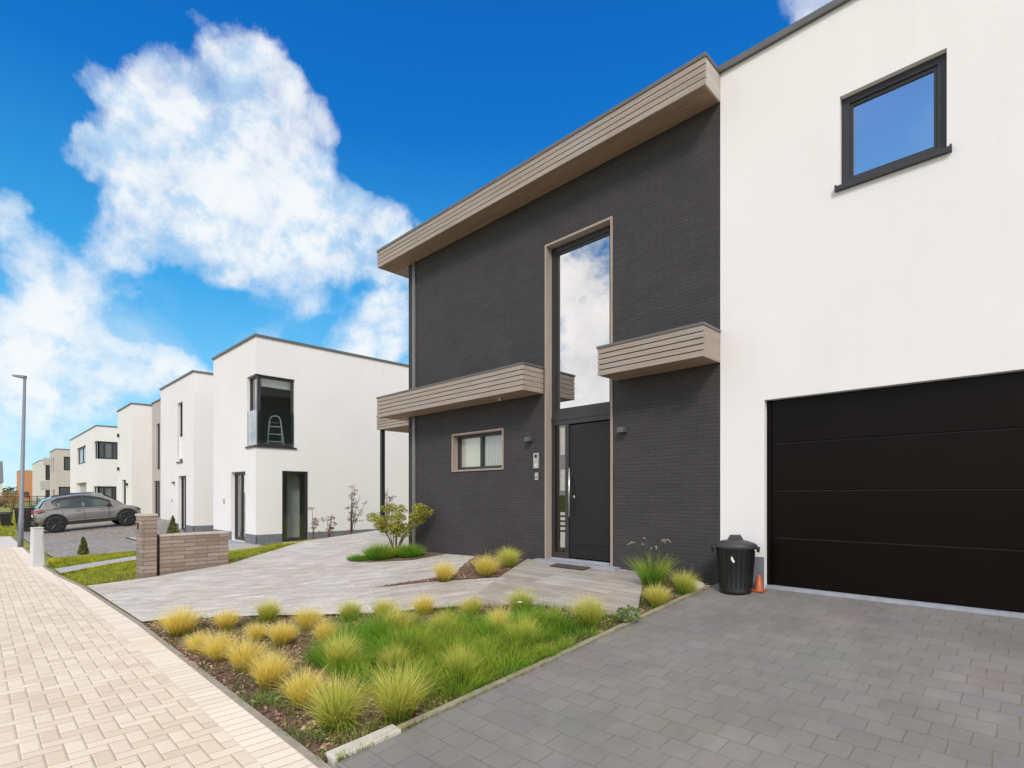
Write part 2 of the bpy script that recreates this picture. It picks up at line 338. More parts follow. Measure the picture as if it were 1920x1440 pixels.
def paving_grey():
    m, t, b, o = newmat('grey_pavers'); g = G(t); p = g.pos(); q = g.xyz(p)
    wob = g.noise(p, 4, 2, col=True); wx = g.xyz(wob)
    v = g.comb(g.math('ADD', q['X'], g.math('MULTIPLY', wx['X'], .02)), g.math('ADD', q['Y'], g.math('MULTIPLY', wx['Y'], .02)))
    col, fac = g.brick(v, .19, .178, .0046, (.0, .0, .0), (1, 1, 1), (.5, .5, .5), smooth=.5)
    c = g.mix(col, (.21, .198, .187), (.234, .221, .21))
    hue = g.noise(p, 1.0, 4, .6, col=True)
    c = g.mix(.10, c, g.mix(1., c, hue, 'OVERLAY'))
    c = g.mix(g.rng(g.noise(p, 1.7, 5, .6), .35, .7), c, g.mix(1., c, (.78, .79, .80), 'MULTIPLY'))
    c = g.mix(g.math('MULTIPLY', g.rng(g.noise(g.mapping(p, (.9, .25, 1)), 2.2, 5, .7), .5, .75), .35), c, (.30, .285, .26))
    c = g.mix(g.math('MULTIPLY', g.rng(g.noise(p, 120, 3, .7), .5, .75), .3), c, (.13, .12, .115))
    wear = g.rng(g.noise(p, 6, 4, .7), .38, .6)
    c = g.mix(g.math('MULTIPLY', g.math('MULTIPLY', fac, wear), .5), c, (.085, .078, .066))
    moss = g.math('MULTIPLY', g.rng(g.noise(p, 2.6, 5, .75), .49, .62), fac)
    c = g.mix(g.math('MULTIPLY', moss, .8), c, (.17, .17, .06))
    t.links.new(c, b.inputs['Base Color']); b.inputs['Roughness'].default_value = .8; b.inputs['Specular IOR Level'].default_value = .3
    h = g.math('ADD', g.math('MULTIPLY', fac, -1.), g.math('ADD', g.math('MULTIPLY', g.noise(p, 200, 3), .2), g.math('MULTIPLY', col, .2)))
    t.links.new(g.bump(h, .55, .006), b.inputs['Normal'])
    return m
def planks(name, rot, w, h, ca, cb, streak=26):
    m, t, b, o = newmat(name); g = G(t); p = g.mapping(g.pos(), (1, 1, 1), (0, 0, rot))
    col, fac = g.brick(p, w, h, .004, (.0, .0, .0), (1, 1, 1), (.5, .5, .5), offset=.37, smooth=.3)
    gr = g.noise(g.mapping(p, (1.1, streak * .4, 1)), 2.2, 6, .65)
    c = g.mix(col, ca, cb)
    c = g.mix(g.math('MULTIPLY', g.rng(gr, .38, .68), .7), c, tuple(q * .62 for q in ca))
    c = g.mix(g.rng(g.noise(g.pos(), .9, 4), .35, .7), c, g.mix(1., c, (.92, .86, .80), 'MULTIPLY'))
    c = g.mix(g.math('MULTIPLY', fac, .6), c, (.12, .105, .09))
    t.links.new(c, b.inputs['Base Color']); b.inputs['Roughness'].default_value = .75; b.inputs['Specular IOR Level'].default_value = .3
    t.links.new(g.bump(g.math('ADD', g.math('MULTIPLY', fac, -1.), g.math('MULTIPLY', gr, .35)), .45, .006), b.inputs['Normal'])
    return m
M['pave'] = paving_beige(); M['soldier'] = paving_soldier(); M['drive'] = paving_grey()
M['court'] = planks('forecourt_pavers', R(-47), .42, .11, (.53, .50, .47), (.68, .65, .61), 8)
M['path_pl'] = planks('path_pavers', R(-62), .6, .12, (.47, .435, .40), (.63, .59, .545), 14)
M['terrace'] = planks('terrace_planks', 0, 1.25, .155, (.36, .32, .285), (.56, .535, .505), 26)
M['kerb'] = plain('concrete_kerb', (.30, .265, .215), .85, .15, 9, .25)
M['palekerb'] = plain('pale_kerb', (.50, .47, .42), .85, .1, 12, .25)
M['asphalt'] = plain('asphalt', (.07, .07, .072), .9, .2, 30, .3)
M['farpave'] = plain('pale_concrete', (.55, .51, .49), .9, .1, 4, .1)
M['neighbour_drive'] = planks('neighbour_pavers', 0, .21, .14, (.26, .245, .235), (.36, .34, .33), 10)
M['path_grey'] = plain('grey_path', (.38, .37, .37), .9, .12, 6, .1)
def soilmat():
    m, t, b, o = newmat('bark_soil'); g = G(t); p = g.pos()
    c = g.mix(g.rng(g.noise(p, 45, 5, .75), .35, .65), (.10, .055, .038), (.34, .21, .14))
    c = g.mix(g.rng(g.noise(p, 2.2, 4), .5, .68), c, (.10, .105, .035))
    t.links.new(c, b.inputs['Base Color']); b.inputs['Roughness'].default_value = .95
    t.links.new(g.bump(g.noise(p, 50, 5, .8), 1., .03), b.inputs['Normal'])
    return m
M['soil'] = soilmat()
def chipmat():
    m, t, b, o = newmat('bark_chips'); g = G(t); i = g.n('ShaderNodeNewGeometry').outputs['Random Per Island']
    r = g.n('ShaderNodeValToRGB'); t.links.new(i, r.inputs[0]); e = r.color_ramp.elements
    e[0].color = (.07, .036, .026, 1); e[1].color = (.58, .41, .27, 1)
    for q, cc in ((.45, (.19, .10, .07, 1)), (.8, (.36, .225, .15, 1))): k = e.new(q); k.color = cc
    t.links.new(r.outputs[0], b.inputs['Base Color']); b.inputs['Roughness'].default_value = .9
    return m
M['chips'] = chipmat()
def grassmat(name, base, mid, tip, use_obj=False, base2=None, mid2=None, tip2=None, trans=.3):
    m, t, b, o = newmat(name); g = G(t); uv = g.n('ShaderNodeUVMap'); q = g.xyz(uv.outputs[0])
    def ramp(a, bb, c):
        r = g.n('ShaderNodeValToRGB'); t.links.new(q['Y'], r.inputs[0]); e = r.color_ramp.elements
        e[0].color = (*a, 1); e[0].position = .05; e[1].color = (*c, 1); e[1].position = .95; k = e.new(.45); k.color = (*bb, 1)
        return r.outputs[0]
    c = ramp(base, mid, tip)
    if base2:
        f = g.xyz(g.n('ShaderNodeObjectInfo').outputs['Color'])['X'] if use_obj else g.rng(g.noise(g.pos(), 1.3, 4), .42, .6)
        sel = g.rng(g.math('ADD', g.math('MULTIPLY', g.math('SUBTRACT', q['X'], .5), .7), f), .38, .62)
        c = g.mix(sel, c, ramp(base2, mid2, tip2))
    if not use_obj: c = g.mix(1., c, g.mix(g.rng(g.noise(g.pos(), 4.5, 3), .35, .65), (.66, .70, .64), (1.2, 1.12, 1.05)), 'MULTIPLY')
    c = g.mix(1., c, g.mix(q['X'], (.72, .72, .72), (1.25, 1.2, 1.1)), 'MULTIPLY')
    t.links.new(c, b.inputs['Base Color']); b.inputs['Roughness'].default_value = .6; b.inputs['Specular IOR Level'].default_value = .25
    tl = g.n('ShaderNodeBsdfTranslucent'); t.links.new(c, tl.inputs[0]); ms = g.n('ShaderNodeMixShader'); ms.inputs[0].default_value = trans
    t.links.new(b.outputs[0], ms.inputs[1]); t.links.new(tl.outputs[0], ms.inputs[2]); t.links.new(ms.outputs[0], o.inputs[0])
    return m
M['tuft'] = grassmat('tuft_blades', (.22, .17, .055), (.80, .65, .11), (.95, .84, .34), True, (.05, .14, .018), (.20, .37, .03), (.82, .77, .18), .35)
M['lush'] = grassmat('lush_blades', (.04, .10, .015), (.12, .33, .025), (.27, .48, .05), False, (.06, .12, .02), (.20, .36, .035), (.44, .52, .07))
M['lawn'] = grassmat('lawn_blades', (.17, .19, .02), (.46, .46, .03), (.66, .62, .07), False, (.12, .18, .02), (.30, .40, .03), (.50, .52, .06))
M['seed'] = plain('seed_heads', (.22, .19, .16), .9, .3, 30)
def groundmat():
    m, t, b, o = newmat('turf_ground'); g = G(t); p = g.pos()
    c = g.mix(g.rng(g.noise(p, .6, 6, .65), .35, .68), (.15, .20, .025), (.34, .34, .05))
    c = g.mix(g.rng(g.noise(p, 9, 5, .75), .45, .75), c, (.17, .13, .05))
    t.links.new(c, b.inputs['Base Color']); b.inputs['Roughness'].default_value = .95
    t.links.new(g.bump(g.noise(p, 30, 5, .8), .8, .03), b.inputs['Normal'])
    return m
M['ground'] = groundmat()
def leafmat(name, a, bb, trans=.3):
    m, t, b, o = newmat(name); g = G(t); i = g.n('ShaderNodeNewGeometry').outputs['Random Per Island']
    c = g.mix(i, a, bb); t.links.new(c, b.inputs['Base Color']); b.inputs['Roughness'].default_value = .55; b.inputs['Specular IOR Level'].default_value = .3
    tl = g.n('ShaderNodeBsdfTranslucent'); t.links.new(c, tl.inputs[0]); ms = g.n('ShaderNodeMixShader'); ms.inputs[0].default_value = trans
    t.links.new(b.outputs[0], ms.inputs[1]); t.links.new(tl.outputs[0], ms.inputs[2]); t.links.new(ms.outputs[0], o.inputs[0])
    return m
M['leaf_olive'] = leafmat('olive_leaves', (.20, .22, .03), (.48, .44, .06))
M['leaf_red'] = leafmat('reddish_leaves', (.20, .10, .09), (.36, .22, .18))
M['leaf_conifer'] = leafmat('conifer_needles', (.06, .09, .02), (.20, .22, .05), .15)
M['leaf_dark'] = leafmat('dark_leaves', (.04, .07, .025), (.12, .15, .05), .2)
M['leaf_rust'] = leafmat('rust_leaves', (.26, .14, .05), (.48, .27, .10), .2)
M['leaf_pale'] = leafmat('pale_green_leaves', (.12, .18, .06), (.26, .34, .12), .25)
M['bark'] = plain('stem_bark', (.12, .085, .06), .9, .2, 20)
M['binplastic'] = plain('black_plastic', (.009, .009, .0095), .4, .15, 8)
M['lidplastic'] = plain('black_lid_plastic', (.045, .043, .045), .5, .15, 8)
M['sticker'] = plain('white_sticker', (.75, .75, .72), .6, .03)
M['cone'] = plain('orange_plastic', (.42, .10, .035), .5, .1)
M['mat'] = plain('coir_doormat', (.075, .055, .04), .95, .25, 60, .5)
M['polegrey'] = plain('painted_pole', (.20, .215, .25), .45, .08)
M['utility'] = plain('pale_grey_cabinet', (.60, .60, .60), .7, .06)
M['dullblack'] = plain('dull_black', (.02, .02, .022), .6, .1)
M['carpaint'] = plain('grey_car_paint', (.215, .208, .198), .27, .03, 2, 0, .5, .5, coat=1., world=False)
M['carblack'] = plain('car_black_trim', (.016, .016, .017), .5, .1, world=False)
M['rim'] = plain('dark_alloy', (.05, .05, .052), .35, .1, 10, 0, .7, world=False)
M['tyre'] = plain('tyre_rubber', (.018, .018, .018), .8, .1, world=False)
M['carglass'] = glass('car_glass', .22, (.45, .5, .48))
M['taillamp'] = plain('tail_lamp', (.32, .05, .05), .2, .1, world=False)
M['chrome'] = plain('silver_trim', (.6, .6, .6), .3, .05, 5, 0, .9, world=False)
M['orangewall'] = stucco('orange_render', (.60, .28, .13)); M['slate'] = plain('slate_roof', (.17, .17, .185), .8, .12, 12)
M['bluecar'] = plain('blue_grey_paint', (.10, .13, .19), .35, .05, 3, coat=.5, world=False)
M['ladder'] = plain('ladder_aluminium', (.85, .86, .85), .5, .04)

# ------------------------------------------------------------------ terrain
def lerp(a, b, t): t = max(0., min(1., t)); return a + (b - a) * t
def slope(X):
    if X > -6: return .107
    if X > -10: return lerp(.107, .085, (-6 - X) / 4)
    if X > -14.2: return .085
    if X > -16.6: return lerp(.085, 0., (-14.2 - X) / 2.4)
    if X > -28: return 0.
    if X > -34: return lerp(0., .085, (-28 - X) / 1.5)
    return lerp(.085, 0, (-34 - X) / 2)
def gz(X, Y): return slope(X) * min(max(0., Y - 1.48), 7.5)
def cuts(a, b, st): n = max(1, int(math.ceil((b - a) / st))); return [a + (b - a) * i / n for i in range(n + 1)]
def sheet(name, poly, off, m, step=.5, zf=None, skirt=.0, parent=None):
    import bmesh
    bm = bmesh.new(); vs = [bm.verts.new((x, y, 0)) for x, y in poly]; bm.faces.new(vs)
    xs = [p[0] for p in poly]; ys = [p[1] for p in poly]
    for x in cuts(min(xs), max(xs), step)[1:-1]:
        bmesh.ops.bisect_plane(bm, geom=bm.verts[:] + bm.edges[:] + bm.faces[:], plane_co=(x, 0, 0), plane_no=(1, 0, 0))
    for y in cuts(min(ys), max(ys), step)[1:-1]:
        bmesh.ops.bisect_plane(bm, geom=bm.verts[:] + bm.edges[:] + bm.faces[:], plane_co=(0, y, 0), plane_no=(0, 1, 0))
    bm.normal_update()
    if sum(f.normal.z for f in bm.faces) < 0: bmesh.ops.reverse_faces(bm, faces=bm.faces[:])
    bmesh.ops.triangulate(bm, faces=bm.faces[:])
    f = zf or gz
    if skirt:
        r = bmesh.ops.extrude_edge_only(bm, edges=[e for e in bm.edges if e.is_boundary])
        for v in r['geom']:
            if isinstance(v, bmesh.types.BMVert): v.co.z = -skirt
    for v in bm.verts: v.co.z += f(v.co.x, v.co.y) + off
    me = bpy.data.meshes.new(name); bm.to_mesh(me); bm.free(); me.materials.append(m)
    o = bpy.data.objects.new(name, me); C.objects.link(o); ROOTM[o.name] = Matrix.Identity(4)
    if parent: o.parent = parent
    else: o['kind'] = 'structure'
    return o
# one ground sheet out to the horizon
def ground_sheet():
    xs = [-4000, -1500, -600, -300, -200] + list(np.arange(-140, -40, 10)) + list(np.arange(-40, 8.1, .5)) + [12, 30, 80, 300, 1500, 4000]
    ys = [-4000, -1000, -300, -80, -30, -10, -5] + list(np.arange(-2, 12.1, .5)) + [15, 20, 40, 100, 300, 1000, 4000]
    mb = MB(); nx, ny = len(xs), len(ys)
    mb.v = [(x, y, gz(x, y) - .045) for y in ys for x in xs]
    mb.f = [(j*nx+i, j*nx+i+1, (j+1)*nx+i+1, (j+1)*nx+i) for j in range(ny-1) for i in range(nx-1)]
    o = mb.build('ground', M['ground']); o['kind'] = 'structure'
ground_sheet()
EDGE = [(9, 1.24), (-8.24, 1.24), (-12.3, 1.12), (-14, .98), (-16, .90), (-23.2, .85)]
KERB = [(x, y + .23) for x, y in EDGE]
sheet('pavement', [(9, -1.5)] + EDGE + [(-23.2, -1.5)], 0, M['pave'], 4, lambda x, y: 0)
sheet('pavement_edge', EDGE + KERB[::-1], .001, M['soldier'], 4, lambda x, y: 0)
K2 = [(x, y + .05) for x, y in KERB]
sheet('kerb', KERB + K2[::-1], .012, M['kerb'], 4, lambda x, y: 0, skirt=.15)
sheet('far_pavement', [(-23.2, -1.5), (-23.2, 1.1), (-29.3, 1.05), (-29.3, -1.5)], 0, M['farpave'], 4, lambda x, y: 0)
sheet('road', [(60, -9), (60, -1.62), (-150, -1.62), (-150, -9)], -.02, M['asphalt'], 50, lambda x, y: 0)
sheet('road_kerb', [(60, -1.62), (60, -1.5), (-29.3, -1.5), (-29.3, -1.62)], .01, M['kerb'], 50, lambda x, y: 0, skirt=.12)
sheet('driveway', [(-3.10, 1.56), (9, 1.56), (9, 6.75), (-2.9, 6.75), (-2.92, 6.4)], 0, M['drive'], .5)
sheet('forecourt', [(-12.3, 1.45), (-8.28, 1.54), (-8.2, 1.68), (-7.22, 2.5), (-5.8, 3.42), (-5.03, 4.19), (-5.72, 5.48), (-6.15, 6.60), (-9.68, 6.62), (-9.7, 14), (-13.9, 14), (-14.3, 8.3), (-14.5, 6.75), (-12.15, 3.8), (-12.1, 2.4)], .004, M['court'], .5)
sheet('garden_path', [(-5.8, 3.42), (-5.02, 4.2), (-4.9, 5.3), (-5.75, 5.42), (-6.52, 4.76), (-7.05, 4.09)], .012, M['path_pl'], .5)
def terr(x, y): return lerp(gz(x, y), .53, .35)
sheet('entrance_terrace', [(-5.02, 4.2), (-4.29, 4.63), (-3.09, 5.0), (-3.95, 6.598), (-6.2, 6.598), (-5.7, 5.5)], .03, M['terrace'], .5, skirt=.12)
BED = [(-8.26, 1.49), (-3.16, 1.49), (-2.99, 6.38), (-3.95, 6.597), (-3.09, 5.01), (-4.29, 4.64), (-5.02, 4.21), (-5.8, 3.43), (-7.22, 2.51), (-8.18, 1.69)]
def bedz(x, y): return gz(x, y) - .015 + .03 * math.sin(x * 2.1 + y) * math.sin(y * 1.7)
sheet('planting_bed', BED, 0.0, M['soil'], .25, bedz)
WEDGE = [(-7.05, 4.09), (-6.52, 4.76), (-5.72, 5.47), (-6.25, 6.597), (-7.5, 6.597), (-7.03, 5.91), (-6.51, 5.25)]
sheet('wedge_bed', WEDGE, .02, M['soil'], .25)
sheet('driveway_edge', [(-3.16, 1.58), (-3.10, 1.58), (-2.91, 6.4), (-2.97, 6.4)], .012, M['kerb'], .5, skirt=.1)
sheet('grey_path', [(-14.7, 1.3), (-15.7, 1.28), (-17.6, 3.2), (-19, 6.6), (-17.2, 6.6), (-16.3, 3.0)], .0, M['path_grey'], .5)
sheet('neighbour_forecourt', [(-19, 4.2), (-25.2, 4.2), (-25.2, 6.7), (-18.3, 6.7), (-18.3, 5.2)], .004, M['path_grey'], .5)
sheet('neighbour_driveway', [(-18.4, 1.5), (-29.8, 1.3), (-34, 1.3), (-34, 7.0), (-25.3, 7.0), (-25.2, 4.1), (-19.2, 4.1)], .0, M['neighbour_drive'], .5)

# ------------------------------------------------------------------ building helpers
def P(axis, pl, a, d, z):                 # wall coordinates: a along the wall, d inwards from its face
    return (a, pl + d, z) if axis == 'y' else (pl - d, a, z)
def wbox(mb, axis, pl, a0, a1, d0, d1, z0, z1):
    p, q = P(axis, pl, a0, d0, z0), P(axis, pl, a1, d1, z1); mb.box(p[0], q[0], p[1], q[1], p[2], q[2]); return mb
def wall(mb, axis, pl, a0, a1, z0, z1, ops, depth=.18):
    """a wall face with real openings and reveals; ops: (a0, a1, z0, z1)"""
    A = sorted({a0, a1} | {v for o in ops for v in o[:2]}); Z = sorted({z0, z1} | {v for o in ops for v in o[2:]})
    def hole(a, z): return any(o[0] < a < o[1] and o[2] < z < o[3] for o in ops)
    for i in range(len(A) - 1):
        for j in range(len(Z) - 1):
            if hole((A[i] + A[i+1]) / 2, (Z[j] + Z[j+1]) / 2): continue
            mb.quad(P(axis, pl, A[i], 0, Z[j]), P(axis, pl, A[i+1], 0, Z[j]), P(axis, pl, A[i+1], 0, Z[j+1]), P(axis, pl, A[i], 0, Z[j+1]))
    for o in ops:
        b0, b1, y0, y1 = o; q = lambda a, d, z: P(axis, pl, a, d, z)
        if b0 > a0 + 1e-6: mb.quad(q(b0, 0, y0), q(b0, 0, y1), q(b0, depth, y1), q(b0, depth, y0))
        if b1 < a1 - 1e-6: mb.quad(q(b1, 0, y1), q(b1, 0, y0), q(b1, depth, y0), q(b1, depth, y1))
        if y1 < z1 - 1e-6: mb.quad(q(b0, 0, y1), q(b1, 0, y1), q(b1, depth, y1), q(b0, depth, y1))
        if y0 > z0 + 1e-6: mb.quad(q(b0, 0, y0), q(b0, depth, y0), q(b1, depth, y0), q(b1, 0, y0))
def frame_mb(axis, pl, a0, a1, z0, z1, d0, d1, w, mull=(), trans=()):
    mb = MB()
    wbox(mb, axis, pl, a0, a0 + w, d0, d1, z0, z1); wbox(mb, axis, pl, a1 - w, a1, d0, d1, z0, z1)
    wbox(mb, axis, pl, a0 + w, a1 - w, d0, d1, z0, z0 + w); wbox(mb, axis, pl, a0 + w, a1 - w, d0, d1, z1 - w, z1)
    for a in mull: wbox(mb, axis, pl, a - w * .55, a + w * .55, d0 + .002, d1 - .002, z0 + w, z1 - w)
    for z in trans: wbox(mb, axis, pl, a0 + w, a1 - w, d0 + .004, d1 - .004, z - w * .5, z + w * .5)
    return mb
def window(parent, axis, pl, a0, a1, z0, z1, rec=.12, w=.07, mull=(), trans=(), fm='dark_alu', gm='glass_far', sill=None, name='window', inner=True):
    e = .001
    f = frame_mb(axis, pl, a0 + e, a1 - e, z0 + e, z1 - e, rec, rec + .07, w, mull, trans)
    if inner:    # sash bead set back inside the outer frame
        i = frame_mb(axis, pl, a0 + w, a1 - w, z0 + w, z1 - w, rec + .018, rec + .06, w * .45); f.add(i.v, i.f)
    fo = f.build(name, M[fm], parent)
    g = MB(); wbox(g, axis, pl, a0 + w * .6, a1 - w * .6, rec + .038, rec + .046, z0 + w * .6, z1 - w * .6); g.build('pane', M[gm], fo)
    if sill:
        s = MB(); wbox(s, axis, pl, a0 - .04, a1 + .04, -.045, rec + .0, z0 - sill, z0 - .001)
        for a in (a0 - .04, a1 + .025): wbox(s, axis, pl, a, a + .015, -.047, rec * .2, z0 - .001, z0 + .012)
        s.build('sill', M[fm], fo)
    return fo

def house_shell(root, x0, x1, yf, yb, z0, zt, fops, sops, m='white', depth=.18, floor=None, cop='coping', copz=.07, proud=.05, part='wall'):
    w = MB()
    wall(w, 'y', yf, x0, x1, z0, zt, fops, depth); wall(w, 'x', x1, yf, yb, z0, zt, sops, depth)
    w.quad((x0, yb, z0), (x0, yf, z0), (x0, yf, zt), (x0, yb, zt)); w.quad((x1, yb, z0), (x0, yb, z0), (x0, yb, zt), (x1, yb, zt))
    o = w.build(part, M[m], root)
    r = MB(); r.box(x0 - proud, x1 + proud, yf - proud, yb + proud, zt, zt + copz)
    r.build('roof', M[cop], root)
    return o
def rooms(root, x0, x1, y0, y1, z0, z1, zs, name='room', side=False):
    """what shows through the panes: back wall, side walls, floors"""
    a = MB(); a.quad((x0, y1, z0), (x1, y1, z0), (x1, y1, z1), (x0, y1, z1)); a.quad((x0, y0, z0), (x0, y1, z0), (x0, y1, z1), (x0, y0, z1))
    if side: a.quad((x1, y0, z0), (x1, y1, z0), (x1, y1, z1), (x1, y0, z1))
    for z in zs: a.box(x0, x1, y0, y1, z - .25, z)
    a.quad((x0, y0, z1), (x1, y0, z1), (x1, y1, z1), (x0, y1, z1))
    return a.build(name, M['roomwall'], root)

# ------------------------------------------------------------------ the main house
def cladding(mb, x0, x1, y0, y1, z0, z1, boards, ends='', tip=.014):
    """horizontal boards with open joints round a box: front face y0, and the ends asked for"""
    h = (z1 - z0) / boards; t = .022
    for i in range(boards):
        za, zb = z0 + i * h + (.0 if i == 0 else tip / 2), z0 + (i + 1) * h - (tip / 2 if i < boards - 1 else 0)
        mb.box(x0, x1, y0, y0 + t, za, zb)
def main_house():
    H = thing('modern_house', 'two-storey dark brick and white rendered house with timber canopies and black garage door', 'house', (-3, 8, .5))
    YB = 15.0; ZT = 6.86
    tall = (-5.80, -4.485, .2, 5.73); small = (-8.21, -6.77, 2.10, 2.83)
    w = MB(); wall(w, 'y', 6.6, -9.70, -2.88, .1, ZT - .02, [tall, small], .30)
    w.quad((-9.70, YB, .1), (-9.70, 6.6, .1), (-9.70, 6.6, ZT), (-9.70, YB, ZT)); w.quad((-2.88, YB, .1), (-9.7, YB, .1), (-9.7, YB, ZT), (-2.88, YB, ZT))
    w.build('brick_wall', M['brick'], H)
    up = (-1.57, -.67, 4.97, 5.94); gar = (-2.35, 1.75, .3, 2.77)
    w = MB(); wall(w, 'y', 6.585, -2.88, 4.2, .1, 6.91, [up, gar], .16)
    w.quad((4.2, 6.585, .1), (4.2, YB, .1), (4.2, YB, 6.91), (4.2, 6.585, 6.91)); w.quad((4.2, YB, .1), (-2.88, YB, .1), (-2.88, YB, 6.91), (4.2, YB, 6.91))
    w.quad((-2.88, YB, 6.2), (-2.88, 6.585, 6.2), (-2.88, 6.585, 6.91), (-2.88, YB, 6.91)); w.quad((-2.88, 6.585, .1), (-2.88, 6.6, .1), (-2.88, 6.6, 6.91), (-2.88, 6.585, 6.91))
    w.build('rendered_wall', M['white'], H)
    r = MB(); r.box(-9.75, -2.9, 6.65, YB + .05, ZT - .1, ZT + .0); r.build('roof', M['coping'], H)
    c = MB(); c.box(-2.92, 4.25, 6.54, YB + .05, 6.91, 6.985); c.build('parapet_coping', M['coping'], H)
    for xa, xb in ((-2.878, -2.352), (1.752, 4.2)): p = MB(); p.box(xa, xb, 6.57, 6.59, .1, .915); p.build('plinth', M['plinth'], H)
    # roof fascia: boards in front, soffit below, coping above
    def canopy(name, x0, x1, yf, z0, z1, boards, left_end, right_end, yb=6.6, cop=.035, endm=None):
        b = MB(); cladding(b, x0, x1, yf, yb, z0, z1, boards); o = b.build(name, M['wood_x'], H)
        s = MB(); s.box(x0 + .004, x1 - .004, yf + .026, yb + (.0), z0 + .006, z0 + .026)
        for k in range(1, 4): pass
        s.build('soffit', M['soffit'], o)
        h = (z1 - z0) / boards
        for flag, xa, xb in ((left_end, x0, x0 + .022), (right_end, x1 - .022, x1)):
            if not flag: continue
            e = MB()
            if flag == 'plain': e.box(xa + .001, xb + .002, yf + .0235, yb - .001, z0 + .001, z1 - .001)
            else:
                for i in range(boards): e.box(xa + .001, xb - .001, yf + .0235, yb - .001, z0 + i * h + .004, z0 + (i + 1) * h - .004)
            e.build('end_boards', M[(endm if flag == 'plain' else None) or 'wood_y'], o)
        k = MB(); k.box(x0 - .012, x1 + .012, yf - .012, yb - .0, z1 + .001, z1 + cop); k.build('coping', M['coping'], o)
        core = MB(); core.box(x0 + .03, x1 - .03, yf + .03, yb - .002, z0 + .03, z1 - .002); core.build('core', M['dullblack'], o)
        return o
    # the roof overhang runs round the left corner
    f = canopy('roof_fascia', -10.27, -2.885, 6.18, 6.57, 6.90, 4, 'boards', 'plain', 6.6, .05, 'bounce_wood')
    s = MB()
    for i in range(4): s.box(-10.27, -10.248, 6.601, YB, 6.57 + i * .0825 + .004, 6.57 + (i + 1) * .0825 - .004)
    s.box(-10.245, -9.705, 6.601, YB, 6.576, 6.6); s.build('side_overhang', M['wood_y'], f)
    k = MB(); k.box(-10.282, -9.7, 6.601, YB, 6.901, 6.95); k.build('side_coping', M['coping'], f)
    lc = canopy('left_canopy', -10.17, -5.835, 6.11, 3.31, 3.715, 5, 'boards', 'boards', 6.6, .03)
    s = MB()
    for i in range(5): s.box(-10.17, -10.148, 6.601, 8.15, 3.31 + i * .081 + .004, 3.31 + (i + 1) * .081 - .004)
    s.box(-10.145, -9.705, 6.601, 8.15, 3.316, 3.336); s.build('side_overhang', M['wood_y'], lc)
    k = MB(); k.box(-10.18, -9.7, 6.601, 8.15, 3.716, 3.745); k.build('side_coping', M['coping'], lc)
    rc = canopy('right_canopy', -4.41, -2.885, 6.12, 3.305, 3.675, 5, 'boards', 'plain', 6.6, .035)
    # carport roof beside the house
    cp = MB(); cladding(cp, -13.66, -9.71, 8.2, 14, 3.52, 3.90, 5)
    h = .38 / 5
    for i in range(5): cp.box(-13.66, -13.638, 8.223, 14, 3.52 + i * h + .004, 3.52 + (i + 1) * h - .004)
    co = cp.build('carport_fascia', M['wood_x'], H)
    s = MB(); s.box(-13.635, -9.71, 8.225, 14, 3.526, 3.546); s.build('soffit', M['soffit'], co)
    k = MB(); k.box(-13.67, -9.71, 8.19, 14, 3.901, 3.93); k.build('coping', M['coping'], co)
    s = MB(); s.box(-13.56, -13.46, 8.25, 8.35, .2, 3.519); s.build('carport_post', M['dullblack'], H)
    # downpipe with its brackets and hopper joint
    d = MB(); d.box(-9.52, -9.43, 6.565, 6.598, .2, 3.29); d.box(-9.52, -9.43, 6.565, 6.598, 3.76, 6.57)
    dp = d.build('downpipe', M['zinc'], H)
    for z in (1.2, 2.6, 4.6, 5.9): b = MB(); b.box(-9.53, -9.42, 6.561, 6.597, z, z + .03); b.build('bracket', M['zinc'], dp)
    # tall stair window over the front door, in one timber surround
    x0, x1 = -5.80, -4.485
    t = MB(); t.box(x0, x0 + .034, 6.585, 6.80, .57, 5.73); t.box(x1 - .034, x1, 6.585, 6.80, .57, 5.73); t.box(x0 + .0345, x1 - .0345, 6.585, 6.80, 5.695, 5.729)
    t.build('timber_surround', M['wood_z'], H)
    a0, a1 = x0 + .035, x1 - .035
    tw = window(H, 'y', 6.6, a0, a1, 2.93, 5.69, .125, .085, (), (), 'dark_alu', 'glass_solar', None, 'tall_window')
    # door set: header, sidelight, leaf
    h = MB(); h.box(a0, a1, 6.715, 6.80, 2.785, 2.93); h.box(a0, a1, 6.705, 6.716, 2.86, 2.872); h.box(a0, a0 + .055, 6.72, 6.80, .63, 2.784)
    h.box(-5.475, -5.405, 6.715, 6.80, .63, 2.784); h.box(a1 - .02, a1, 6.72, 6.8, .63, 2.784); h.box(a0 + .056, -5.476, 6.722, 6.8, .63, .72)
    ds = h.build('door_frame', M['dark_alu'], H)
    g = MB(); g.box(a0 + .056, -5.476, 6.752, 6.76, .72, 2.784); sl = g.build('sidelight', M['glass_door'], ds)
    for (za, zb) in ((2.30, 2.74), (1.72, 2.06), (.80, 1.05), (1.08, 1.13), (1.16, 1.21), (1.24, 1.29), (1.32, 1.37)): st = MB(); st.box(-5.60, -5.50, 6.746, 6.751, za, zb); st.build('frosted_stripe', M['frost'], sl)
    l = MB(); l.box(-5.400, a1 - .022, 6.735, 6.79, .655, 2.765); l.box(-5.33, a1 - .07, 6.728, 6.7355, .87, 2.70)
    l.box(-5.33, a1 - .07, 6.7285, 6.7355, .70, .855)
    df = l.build('front_door', M['door'], H)
    hd = MB(); hd.tube([(-5.355, 6.668, 1.30), (-5.355, 6.668, 2.08)], .017, 12)
    for z in (1.45, 1.92): hd.tube([(-5.355, 6.668, z), (-5.355, 6.73, z)], .012, 8)
    hd.build('handle', M['steel'], df, smooth=True)
